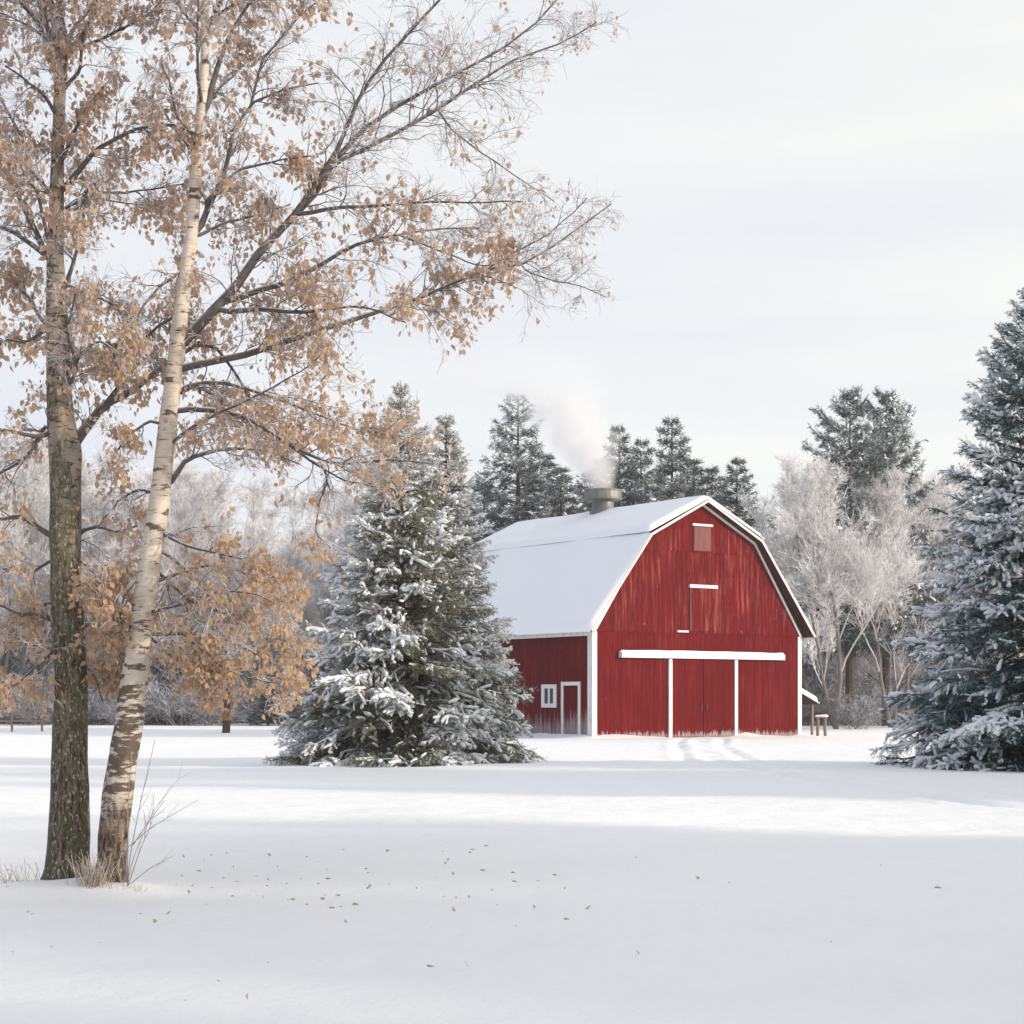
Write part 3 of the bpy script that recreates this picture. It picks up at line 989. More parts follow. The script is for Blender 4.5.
    for pls, par, k_, prob in ((tw, bi, 1.0, snow), (T2, bi[i2] if n2 else bi[:0], 0.72, snow * 0.8)):
        if len(pls) == 0:
            continue
        mid = pls[:, 1]
        rr_ = np.linalg.norm(mid[:, :2], axis=1)
        outer = np.clip(rr_ / (R * (1 - mid[:, 2] / H) + 0.1), 0, 1.2)
        pp = prob * np.clip(0.38 + 1.7 * load[par], 0.10, 1.25) * np.clip(outer * 1.5 - 0.35, 0, 1)
        sel = rng.random(len(pls)) < pp
        q = pls[sel]
        ll = np.linalg.norm(np.diff(q, axis=1), axis=2).sum(1)
        rad_ = (np.clip(ll * 0.13, 0.02, 0.055) if k_ == 1.0 else np.clip(ll * 0.26, 0.016, 0.048)) * lump * rng.uniform(0.6, 1.4, len(q))
        st = np.array([0.0, 0.07, 0.35, 0.68, 0.93, 1.0]) * (K1 - 1)
        i0 = np.minimum(st.astype(int), K1 - 2)
        fr_ = (st - i0)[None, :, None]
        q = q[:, i0] * (1 - fr_) + q[:, i0 + 1] * fr_
        q[..., 2] += rad_[:, None] * 0.5
        prof_ = np.array([0.06, 0.72, 1.0, 1.0, 0.75, 0.06]) * rng.uniform(0.75, 1.2, (len(q), 6))
        tubes(sn, q, rad_[:, None] * prof_, 6, tint=rng.uniform(0, 1, len(q)))
        vv_ = sn.v[-1]
        vv_ += (np.stack([vnoise(vv_ * 17, 1), vnoise(vv_ * 17, 2), vnoise(vv_ * 17, 3)], -1) * (0.55 * np.repeat(rad_, 36))[:, None])
    return tk, cr, sn

def plant(name, parts, loc, label, cat, mats, group=None, rz=0.0, sc=1.0):
    root = empty(name, loc, label, cat, group, rz, sc)
    tk, cr, sn = parts
    tk.build('trunk', M_CBARK, root)
    cr.build('crown', mats, root)
    if sn is not None and sn.n:
        sn.build('snow_clumps', M_LUMP, root, True)
    return root

def ground_at(px, Yd):
    x = (px - 512) / F * Yd
    return (x, Yd, float(gz(x, Yd)) - 0.03)

main_parts = conifer(9.45, 3.0, 11, 380, 30, 7, 95, 0.07, 0.010, snow=0.95, power=0.86, droop=0.38, lump=0.74, frost=0.20, whorls=22)
plant('spruce_tree', main_parts, ground_at(401, 45.0), 'tall snow laden green spruce standing alone before the barn', 'spruce', M_NEEDLE, rz=0.4)
second = conifer(8.9, 2.1, 12, 340, 26, 7, 90, 0.07, 0.010, snow=0.85, power=0.70, droop=0.36, lump=0.72, frost=0.20, whorls=20)
plant('spruce_tree', second, ground_at(446, 46.6), 'shorter spruce half hidden behind the tall snowy spruce, nearest the barn side door', 'spruce', M_NEEDLE, rz=1.2)
blue_parts = conifer(11.1, 3.15, 13, 440, 32, 6, 88, 0.075, 0.011, snow=0.62, power=0.60, irr=0.22, droop=0.30, lump=0.78, up_top=0.7, frost=0.02, whorls=22)
blue = plant('blue_spruce', blue_parts, ground_at(1036, 42.0), 'big blue green spruce with snowy boughs at the picture edge, right of the barn', 'spruce', M_NEEDLE_BLUE, rz=2.2)
# more of the same kind beyond the edge of the view: their long shadows cross the snow
for k_, (x, y, s, rz) in enumerate(((23.0, 27.8, 1.00, 2.4), (20.0, 31.5, 0.85, 4.8), (26.0, 34.0, 1.00, 2.7), (22.5, 24.3, 0.90, 2.2), (15.5, -0.5, 0.60, 5.6), (15.7, 1.6, 0.60, 5.3), (16.3, 3.7, 0.53, 0.6), (15.0, 5.8, 0.64, 0.8), (15.5, 7.9, 0.55, 1.3), (17.0, 10.0, 0.59, 5.8), (16.7, 12.1, 0.59, 2.6), (16.3, 14.2, 0.54, 3.8), (22.3, -2.5, 0.77, 1.8), (22.0, -0.2, 0.75, 3.0), (22.3, 2.1, 0.69, 2.3), (22.5, 4.4, 0.74, 2.1), (21.6, 6.7, 0.68, 3.5), (22.7, 9.0, 0.73, 3.5), (22.4, 11.3, 0.77, 5.4), (22.4, 13.6, 0.77, 4.1))):
    copy_tree(blue, (x, y, float(gz(x, y)) - 0.03), 'blue spruce beyond the open edge of the snowfield, outside the view', 'spruces beyond the edge of the view', rz, (s, s, s * 1.02))

# far conifers: three kinds, copied
far_a = conifer(22, 4.6, 21, 210, 24, 4, 14, 0.34, 0.055, snow=0.22, cb=0.12, power=0.62, droop=0.18, lump=1.7, up_top=0.55, irr=0.5, l1=0.45, whorls=17, frost=0.14)
pine_a = plant('pine_tree', far_a, ground_at(518, 118.0), 'tallest dark pine behind the barn roof, wrapped in drifting steam', 'pine', M_NEEDLE_FAR, 'dark conifers behind the barn', 0.0, 1.02)
far_b = conifer(18, 4.3, 22, 270, 22, 4, 14, 0.32, 0.05, snow=0.22, cb=0.08, power=0.75, droop=0.25, lump=1.7, up_top=0.6, irr=0.45, whorls=24, frost=0.14)
far_c = conifer(20, 4.8, 23, 190, 24, 4, 14, 0.34, 0.055, snow=0.22, cb=0.25, power=0.62, droop=0.10, lump=1.6, up_top=0.8, irr=0.5, l1=0.5, whorls=14, frost=0.14)
def far_h(py_top, Yd):
    return CAMH + (HOR - py_top) / F * Yd
GC = 'dark conifers behind the barn'
def put(src, hsrc, px, top, Yd, wide, label, rz, group=GC, cat='pine'):
    s = far_h(top, Yd) / hsrc
    return copy_tree(src, ground_at(px, Yd), label, group, rz, (s * wide, s * wide, s))
pine_a.scale = (far_h(390, 118) / 22 * 0.95,) * 2 + (far_h(390, 118) / 22,)
pine_b = plant('fir_tree', far_b, ground_at(672, 112.0), 'pointed dark fir behind the barn ridge, just left of the gable peak', 'fir', M_NEEDLE_FAR, GC)
s = far_h(413, 112) / 18
pine_b.scale = (s, s, s)
pine_c = plant('pine_tree', far_c, ground_at(850, 112.0), 'round topped pine above the rimed tree, with two close crowns, the left one', 'pine', M_NEEDLE_FAR, GC)
s = far_h(388, 112) / 20
pine_c.scale = (s * 0.9, s * 0.9, s)
put(pine_c, 20, 886, 390, 113.5, 0.8, 'round topped pine above the rimed tree, with two close crowns, the right one', 2.1)
put(pine_b, 18, 619, 422, 116, 1.0, 'slim dark conifer behind the ventilator, right of the steam', 1.0)
put(pine_b, 18, 641, 436, 121, 0.95, 'low conifer between the ventilator and the pointed fir', 3.3)
put(pine_b, 18, 561, 464, 110, 1.35, 'broad frosted conifer behind the left half of the barn roof, under the steam', 2.0)
put(pine_a, 22, 484, 468, 124, 0.9, 'frosted conifer between the tall spruce and the tallest pine', 2.6)
put(pine_b, 18, 737, 455, 124, 1.15, 'thin hazy conifer standing just right of the gable peak', 4.1)
put(pine_b, 18, 712, 464, 128, 1.15, 'hazy conifer top showing over the gable peak', 5.1)
put(pine_a, 22, 590, 470, 126, 1.0, 'dark conifer directly behind the ventilator', 0.7)
put(pine_b, 18, 541, 450, 122, 1.4, 'frosted fir between the tallest pine and the steam', 3.9)
put(pine_b, 18, 603, 456, 125, 1.35, 'low frosted fir just behind the drum of the ventilator', 5.5)
put(pine_b, 18, 694, 456, 126, 1.35, 'soft grey fir behind the gable peak, beside the pointed fir', 1.7)
put(pine_b, 18, 655, 470, 130, 1.2, 'hazy conifer filling the gap left of the gable peak', 0.3)

# ------------------------------------------------------------------ rimed bare trees
def bare_tree(H, seed, spread=1.0, stems=1, dense=1.0):
    rng = np.random.default_rng(seed)
    tk, br = MB(), MB()
    K = 9
    TP, TR = [], []
    for s_ in range(stems):
        p = np.zeros((K, 3))
        d = unit(np.array([rng.normal(0, 0.10 + 0.16 * (stems > 1)), rng.normal(0, 0.10 + 0.16 * (stems > 1)), 1.0]))
        hh = H * rng.uniform(0.66, 0.8)
        p[0] = (0.12 * s_, 0.05 * s_, -0.3)
        for q in range(1, K):
            p[q] = p[q - 1] + d * hh / (K - 1)
            d = unit(d + rng.normal(0, 0.09, 3) + np.array([0, 0, 0.06]))
        TP.append(p)
        TR.append(np.linspace(1, 0.12, K) ** 0.8 * 0.0078 * H * (1 if s_ == 0 else 0.7))
    TP, TR = np.array(TP), np.array(TR)
    tubes(tk, TP, TR, 8)
    a, ar, _ = spawn(TP, TR, int(20 * dense), 0.16, 0.99, (0.35, 0.8), lambda pl, t, rg, m_: H * 0.36 * spread * (1.05 - 0.62 * t) * rg.uniform(0.7, 1.2, m_), 7, rng, 0.35, 0.12, 0.06, 0.5, 0.3)
    tubes(br, a, ar, 5, tint=rng.uniform(0, 0.5, len(a)))
    b, brr, _ = spawn(a, ar, 9, 0.15, 1.0, (0.3, 0.75), lambda pl, t, rg, m_: pl * 0.55 * (1.05 - 0.5 * t) * rg.uniform(0.6, 1.2, m_), 6, rng, 0.15, 0.13, 0.03, 0.55, 0.35)
    tubes(br, b, brr, 3, tint=rng.uniform(0, 0.7, len(b)))
    c, crr, _ = spawn(b, brr, 6, 0.1, 1.0, (0.25, 0.7), lambda pl, t, rg, m_: pl * 0.6 * (1.05 - 0.4 * t) * rg.uniform(0.6, 1.3, m_), 5, rng, 0.08, 0.13, 0.0, 0.6, 0.5, rmin=0.010)
    tubes(br, c, crr, 3, tint=rng.uniform(0.1, 1.0, len(c)))
    d_, drr, _ = spawn(c, crr, 6, 0.1, 1.0, (0.25, 0.7), lambda pl, t, rg, m_: np.clip(pl * 0.7, 0.3, 1.0) * rg.uniform(0.6, 1.3, m_), 4, rng, 0.05, 0.12, 0.0, 0.7, 0.6, rmin=0.0070)
    tubes(br, d_, drr, 3, tint=rng.uniform(0.3, 1.1, len(d_)))
    e_, err, _ = spawn(d_, drr, 2, 0.1, 1.0, (0.25, 0.75), lambda pl, t, rg, m_: np.clip(pl * 0.7, 0.25, 0.7) * rg.uniform(0.6, 1.3, m_), 3, rng, 0.03, 0.12, 0.0, 0.8, 0.7, rmin=0.0065)
    tubes(br, e_, err, 3, tint=rng.uniform(0.4, 1.2, len(e_)))
    return tk, br
TOP = {}
def plant_bare(name, mbs, px, top, Yd, label, cat, mat, group, rz=0):
    loc = ground_at(px, Yd)
    hmax = max(float(v[:, 2].max()) for v in mbs[1].v)
    sc = far_h(top, Yd) / hmax
    root = empty(name, loc, label, cat, group, rz, sc)
    mbs[0].build('trunk', M_TRUNKBG, root)
    mbs[1].build('crown', mat, root)
    TOP[root.name] = hmax
    return root
GR = 'rimed bare trees along the wood edge'
t1 = plant_bare('bare_tree', bare_tree(16.6, 51, 0.92, 2, 0.72), 836, 452, 104, 'rime covered bare tree with three stems just right of the barn', 'tree', M_RIME, GR, 0.7)
t2 = plant_bare('bare_tree', bare_tree(16, 52, 0.85, 1), 258, 470, 118, 'hazy rimed tree behind the leafy birch boughs, nearest the tall spruce', 'tree', M_RIME, GR)
t3 = plant_bare('bare_tree', bare_tree(15, 53, 1.0, 2, 0.75), 905, 462, 116, 'pale rimed tree between the barn tree and the blue spruce', 'tree', M_RIME, GR)
lab_r = 'pale rimed bare tree in the hazy wood right of the barn'
lab_l = 'grey rimed bare tree in the hazy wood behind the two birches'
rg = np.random.default_rng(77)
srcs = [(t_, TOP[t_.name]) for t_ in (t1, t2, t3)]
for k_, (px, top, Yd) in enumerate(((892, 460, 108.5), (796, 468, 130), (770, 512, 124), (805, 490, 132), (870, 470, 128), (925, 455, 130), (960, 470, 122), (1000, 480, 130), (1050, 470, 124), (745, 500, 138), (845, 480, 142))):
    src, hs = srcs[k_ % 3]
    s = far_h(top, Yd) / hs
    copy_tree(src, ground_at(px, Yd), lab_r, 'pale rimed trees right of the barn', rg.uniform(0, 6.3), (s, s, s))
for k_, (px, top, Yd) in enumerate(((-90, 420, 118), (-40, 440, 126), (10, 430, 120), (45, 455, 132), (90, 440, 122), (128, 470, 116), (165, 450, 128), (205, 480, 122), (232, 462, 134), (285, 478, 126), (312, 470, 132), (345, 480, 122), (380, 470, 134), (-10, 455, 140), (70, 450, 144), (150, 455, 142), (250, 470, 146), (200, 465, 150), (310, 480, 148), (430, 480, 140), (110, 465, 152))):
    src, hs = srcs[(k_ + 1) % 3]
    s = far_h(top, Yd) / hs
    copy_tree(src, ground_at(px, Yd), lab_l, 'grey rimed trees behind the birches', rg.uniform(0, 6.3), (s, s, s))
# a sparse dark wood beyond, behind every tree in the view
def shrub(H, seed):
    rng = np.random.default_rng(seed)
    br = MB()
    n = 22
    PL = np.zeros((n, 6, 3))
    an = rng.uniform(0, 6.28, n)
    d = unit(np.stack([np.cos(an) * 0.75, np.sin(an) * 0.75, rng.uniform(0.5, 1.2, n)], -1))
    PL[:, 0] = np.stack([rng.normal(0, 0.35, n), rng.normal(0, 0.35, n), np.full(n, -0.1)], -1)
    L = H * rng.uniform(0.6, 1.1, n)
    for q in range(1, 6):
        PL[:, q] = PL[:, q - 1] + d * (L / 5)[:, None]
        d = unit(d + rng.normal(0, 0.14, (n, 3)) + np.array([0, 0, 0.05]))
    R = np.repeat((0.02 * np.linspace(1, 0.3, 6))[None], n, 0)
    tubes(br, PL, R, 4, tint=rng.uniform(0, 0.5, n))
    b, bR, _ = spawn(PL, R, 9, 0.15, 1.0, (0.4, 1.0), lambda pl, t, r_, m_: pl * 0.42 * (1.1 - 0.6 * t) * r_.uniform(0.6, 1.2, m_), 4, rng, 0.1, 0.15, 0.0, 0.7, 0.5, rmin=0.008)
    tubes(br, b, bR, 3, tint=rng.uniform(0.0, 0.8, len(b)))
    c, cR, _ = spawn(b, bR, 8, 0.1, 1.0, (0.4, 1.0), lambda pl, t, r_, m_: np.clip(pl * 0.5, 0.12, 0.5) * r_.uniform(0.6, 1.2, m_), 3, rng, 0.0, 0.15, -0.02, 0.7, 0.6, rmin=0.008)
    tubes(br, c, cR, 3, tint=rng.uniform(0.1, 1.0, len(c)))
    return br
GS = 'rimed shrubs along the wood edge'
shr = []
for k_, (px, Yd) in enumerate(((118, 112.0), (858, 104.0))):
    br = shrub(2.6, 61 + k_)
    root = empty('shrub', ground_at(px, Yd), ['tangled grey rimed shrub at the wood edge between the two birches', 'small rimed shrub beside the foot of the tree right of the barn'][k_], 'shrub', GS)
    br.build('stems', M_RIME_GREY, root)
    shr.append(root)
for side_, pxs in (('l', np.arange(-70, 430, 15)), ('r', np.arange(800, 1010, 15))):
    for px in pxs:
        Yd = rg.uniform(112, 130)
        s = rg.uniform(0.7, 1.5)
        lab = 'low grey rimed shrub in the tangle under the wood behind the birches' if side_ == 'l' else 'low rimed shrub in the tangle between barn and blue spruce'
        copy_tree(shr[int(rg.integers(0, 2))], ground_at(px + rg.uniform(-6, 6), Yd), lab, GS if side_ == 'l' else 'rimed shrubs right of the barn', rg.uniform(0, 6.3), (s * 1.2, s * 1.2, s))
for px in np.concatenate([np.arange(-60, 440, 17), np.arange(790, 1010, 17)]):
    Yd = rg.uniform(134, 148)
    s = rg.uniform(2.2, 3.4)
    copy_tree(shr[int(rg.integers(0, 2))], ground_at(px + rg.uniform(-6, 6), Yd), 'tall thin grey thicket deep inside the rimed wood', 'thickets inside the wood', rg.uniform(0, 6.3), (s * 1.3, s * 1.3, s), 'thicket')
# young dark firs in the tangle on the left
for k_, (px, top, Yd, wd) in enumerate(((102, 664, 114, 1.5), (166, 672, 116, 1.7), (193, 676, 118, 1.6), (268, 668, 115, 1.5), (30, 662, 118, 1.7), (130, 655, 121, 1.3), (-20, 660, 116, 1.5), (222, 672, 121, 1.5))):
    s = far_h(top, Yd) / 18
    copy_tree(pine_b, ground_at(px, Yd), 'small dark young fir in the shrubs at the wood edge behind the birches', 'young firs at the wood edge', rg.uniform(0, 6.3), (s * wd, s * wd, s), 'fir')

# small tree with orange leaves left on it, out in the field
def small_tree():
    rng = np.random.default_rng(91)
    loc = ground_at(226, 89.0)
    root = empty('young_tree', loc, 'small dark tree with clinging orange leaves standing alone in the field', 'tree')
    K = 7
    z = np.linspace(-0.2, 4.6, K)
    PLt = np.stack([0.05 * np.sin(z), 0 * z, z], -1)[None]
    Rt = np.linspace(0.21, 0.05, K)[None]
    tk = MB()
    tubes(tk, PLt, Rt, 10)
    a, ar, _ = spawn(PLt, Rt, 22, 0.3, 1.0, (0.7, 1.2), lambda pl, t, r_, m_: r_.uniform(0.9, 1.9, m_) * (1.3 - 0.7 * t), 5, rng, 0.1, 0.12, 0.0, 0.4, 0.3)
    tubes(tk, a, ar, 4)
    b, br_, _ = spawn(a, ar, 8, 0.2, 1, (0.5, 1.0), lambda pl, t, r_, m_: pl * 0.4 * r_.uniform(0.6, 1.2, m_), 4, rng, 0, 0.15, -0.05, 0.5, 0.4, rmin=0.006)
    tubes(tk, b, br_, 3)
    tk.build('trunk', M_CBARK, root)
    lf = MB()
    q = b[rng.integers(0, len(b), 900), rng.integers(0, 4, 900)] + rng.normal(0, 0.06, (900, 3))
    low = np.stack([rng.normal(0.03, 0.13, 420), rng.normal(-0.24, 0.08, 420), rng.uniform(0.72, 1.25, 420)], -1)
    leaves(lf, np.concatenate([q, low]), rng, 0.10, np.concatenate([rng.uniform(0.5, 1, 900), rng.uniform(0.9, 1, 420)]))
    lf.build('leaves', M_LEAF, root)

def leaves(mb, pos, rng, size, tint, down=1.0):
    n = len(pos)
    d = rng.normal(0, 0.55, (n, 3))
    d[:, 2] -= down
    d = unit(d)
    sv = unit(np.cross(d, rng.normal(size=(n, 3))))
    nn = np.cross(d, sv)
    L = (size * rng.uniform(0.7, 1.3, n))[:, None]
    W = L * rng.uniform(0.28, 0.42, n)[:, None]
    fold = rng.uniform(0.05, 0.4, n)[:, None] * W
    curl = rng.normal(0, 0.22, n)[:, None] * L
    b0 = pos + d * L * 0.12
    B = b0
    Mi = b0 + d * L * 0.45 - nn * fold
    Tp = b0 + d * L + nn * curl
    L1 = b0 + d * L * 0.36 + sv * W + nn * fold * 0.5
    R1 = b0 + d * L * 0.36 - sv * W + nn * fold * 0.5
    L2 = b0 + d * L * 0.70 + sv * W * 0.62 + nn * (curl * 0.4 + fold * 0.3)
    R2 = b0 + d * L * 0.70 - sv * W * 0.62 + nn * (curl * 0.4 + fold * 0.3)
    V = np.stack([B, Mi, Tp, L1, R1, L2, R2], 1).reshape(-1, 3)
    o = (np.arange(n) * 7)[:, None]
    tri = np.concatenate([o + np.array([[0, 3, 1]]), o + np.array([[3, 5, 1]]), o + np.array([[5, 2, 1]]), o + np.array([[0, 1, 4]]), o + np.array([[4, 1, 6]]), o + np.array([[6, 1, 2]])])
    mb.add(V, tri, np.repeat(np.asarray(tint, float), 7))
small_tree()

# posts by the barn, fence at the far left
def cyl_post(mb, x, y, h, r, rng):
    k = 6
    z = np.linspace(-0.3, h, k)
    p = np.stack([x + rng.normal(0, 0.006, k), y + rng.normal(0, 0.006, k), z], -1)
    tubes(mb, p[None], np.concatenate([np.full(k - 1, r), [r * 0.96]])[None], 9)
    mb.add([(x + r * 0.96 * math.cos(a_), y + r * 0.96 * math.sin(a_), h) for a_ in np.arange(9) / 9 * 2 * np.pi], [list(range(9))])
rng = np.random.default_rng(5)
gx = ground_at(821.5, 84.0)
rail = empty('hitching_rail', gx, 'two short wooden posts under a snow capped top board beside the barn corner', 'rail')
for dx in (-0.17, 0.17):
    mb = MB()
    cyl_post(mb, dx * 1.0, 0.0, 0.86, 0.075, rng)
    mb.build('post', M_TIMBER, rail)
mb = MB()
mb.box(-0.30, 0.30, -0.09, 0.09, 0.862, 0.91)
tb = mb.build('top_board', M_TIMBER, rail)
mb = MB()
xx = np.linspace(-0.31, 0.31, 12)
rr_ = 0.07 + 0.015 * np.sin(xx * 9)
rr_[0] = rr_[-1] = 0.02
tubes(mb, np.stack([xx, 0 * xx, np.full(12, 0.93)], -1)[None], rr_[None], 8)
mb.build('snow', M_CAP, tb, True)
gx = ground_at(42, 92.0)
fence = empty('fence', gx, 'grey wooden post and rail fence low in the snow before the wood', 'fence', rz=0.05)
for i in range(4):
    mb = MB()
    cyl_post(mb, -4.5 + 1.5 * i + (0.0), 0.0, 1.05, 0.06, rng)
    mb.build('post', M_TIMBER, fence)
for zz in (0.55, 0.93):
    mb = MB()
    mb.box(-4.6, 0.45, 0.062, 0.11, zz - 0.05, zz + 0.05)
    mb.build('rail', M_TIMBER, fence)

# ------------------------------------------------------------------ the two birches
YA, YB = 16.45, 16.2
def pxpoly(pts, Yd, slope=0.0):
    """image trace (px,py,width px) -> points and radii in metres; slope pushes the limb away from or towards the viewer"""
    pts = np.array([p if len(p) == 3 else (p[0], p[1], np.nan) for p in pts], float)
    seg = np.concatenate([[0], np.cumsum(np.linalg.norm(np.diff(pts[:, :2], axis=0), axis=1))]) * Yd / F
    Yv = Yd + slope * seg
    return np.stack([(pts[:, 0] - 512) / F * Yv, Yv, CAMH + (HOR - pts[:, 1]) / F * Yv], -1), pts[:, 2] / 2 / F * Yd

def resample(p, r, K):
    s = np.concatenate([[0], np.cumsum(np.linalg.norm(np.diff(p, axis=0), axis=1))])
    # Catmull-Rom-like smoothing through dense interpolation and averaging
    q = np.linspace(0, s[-1], K * 6)
    d = np.stack([np.interp(q, s, p[:, k]) for k in range(3)], -1)
    for _ in range(6):
        d[1:-1] = (d[:-2] + 2 * d[1:-1] + d[2:]) / 4
    rr = np.interp(q, s, r)
    i = np.linspace(0, len(q) - 1, K)
    i0 = np.minimum(i.astype(int), len(q) - 2)
    f = (i - i0)[:, None]
    return d[i0] * (1 - f) + d[i0 + 1] * f, rr[i0] * (1 - f[:, 0]) + rr[i0 + 1] * f[:, 0]

trunkA = [(67, 890, 50), (68, 872, 44), (69, 840, 41), (69.5, 800, 38), (70, 760, 36), (71, 680, 32), (66, 600, 30), (65, 540, 31), (66, 500, 31), (65, 450, 32), (62, 430, 28), (59, 390, 24), (57, 340, 22), (55, 250, 17), (57, 190, 14), (58, 140, 12.5), (60, 90, 11.5), (64, 50, 10), (60, 10, 6), (58, -60, 7), (63, -160, 6), (60, -260, 5)]
trunkB = [(110, 893, 32), (110, 880, 29), (114, 830, 29), (117, 800, 30), (123, 760, 29), (129, 720, 28), (137, 660, 26), (145, 600, 23), (150, 560, 22), (160, 500, 21), (165, 450, 19), (171, 400, 17), (177, 350, 17), (182, 300, 15), (192, 230, 13), (198, 150, 11), (205, 60, 9), (205, 0, 7.5), (210, -80, 8), (205, -180, 6), (212, -290, 3.5)]
# limbs: (points, start width px, end width px, depth slope)
limA = [
 ([(57, 300), (72, 270), (84, 232), (88, 200)], 7, 3, -0.6),
 ([(56, 260), (44, 225), (36, 190), (20, 165)], 7, 3, -0.6),
 ([(57, 170), (72, 140), (88, 110), (110, 90)], 6, 2.5, -0.5),
 ([(59, 120), (45, 95), (28, 80), (8, 62)], 6, 2.5, -0.5),
 ([(60, 400), (78, 372), (70, 335), (84, 300)], 6, 2.5, -0.8),
 ([(62, 90), (80, 70), (84, 35), (98, 10)], 6, 2.5, -0.3),
 ([(72, 447), (84, 430), (105, 405), (133, 393), (152, 378), (176, 362), (205, 345)], 15, 5, 0.35),
 ([(105, 405), (122, 382), (112, 352), (128, 330), (140, 305)], 7, 2.5, -0.3),
 ([(60, 425), (40, 437), (18, 432), (-20, 424), (-60, 440)], 8, 3, -0.35),
 ([(66, 440), (45, 425), (25, 460), (0, 475), (-40, 490)], 6, 3, 0.4),
 ([(58, 193), (75, 175), (95, 150), (133, 128), (165, 123), (193, 133)], 8, 3, -0.3),
 ([(50, 195), (35, 178), (20, 133), (2, 100), (-30, 60)], 7, 3, 0.3),
 ([(45, 255), (38, 235), (20, 196), (7, 172), (-30, 150)], 9, 3, -0.3),
 ([(44, 258), (33, 245), (13, 230), (-10, 220), (-60, 205)], 7, 3, 0.2),
 ([(50, 330), (40, 318), (30, 300), (12, 285), (-20, 262)], 6, 2.5, 0.5),
 ([(60, 60), (48, 30), (38, 0), (28, -60), (10, -130)], 8, 3, 0.3),
 ([(66, 55), (82, 40), (98, 5), (108, -40), (128, -120)], 10, 3, 0.2),
 ([(75, 50), (90, 30), (100, -20), (98, -90)], 7, 3, -0.3),
 ([(76, 48), (105, 38), (148, 18), (180, -10)], 5, 2, 0.3),
 ([(50, 55), (38, 20), (20, 0), (0, -20), (-30, -60)], 6, 2.5, -0.4),
 ([(56, 60), (56, 20), (46, -30), (40, -90)], 8, 3, 0.0),
 ([(68, 210), (80, 210), (93, 180), (97, 195), (128, 195), (188, 187)], 5, 2, 0.4),
 ([(70, 285), (90, 295), (118, 305), (128, 330)], 4, 2, 0.3),
 ([(50, 535), (35, 525), (20, 517), (0, 520), (-40, 512)], 9, 3, -0.3),
 ([(72, 542), (84, 530), (98, 527), (117, 533), (140, 525)], 7, 2.5, 0.3),
 ([(45, 603), (25, 615), (5, 626), (-30, 634)], 6, 3, 0.2),
 ([(58, 622), (40, 615), (15, 612), (-15, 600)], 6, 3, -0.4),
 ([(80, 600), (78, 628), (92, 622), (112, 628), (128, 644), (140, 662)], 5, 2, 0.2),
 ([(64, 640), (50, 655), (35, 668), (12, 690), (-20, 700)], 4, 1.8, -0.3),
 ([(78, 655), (88, 668), (98, 682), (104, 700)], 4, 1.8, -0.2),
 ([(45, 330), (25, 345), (10, 340), (-30, 360)], 5, 2, 0.6),
 ([(70, 370), (84, 350), (100, 340), (120, 355)], 5, 2, -0.5),
 ([(52, 560), (30, 575), (8, 570), (-20, 580)], 5, 2, 0.5),
 ([(80, 560), (96, 575), (110, 600), (112, 625)], 4, 1.8, -0.5),
]
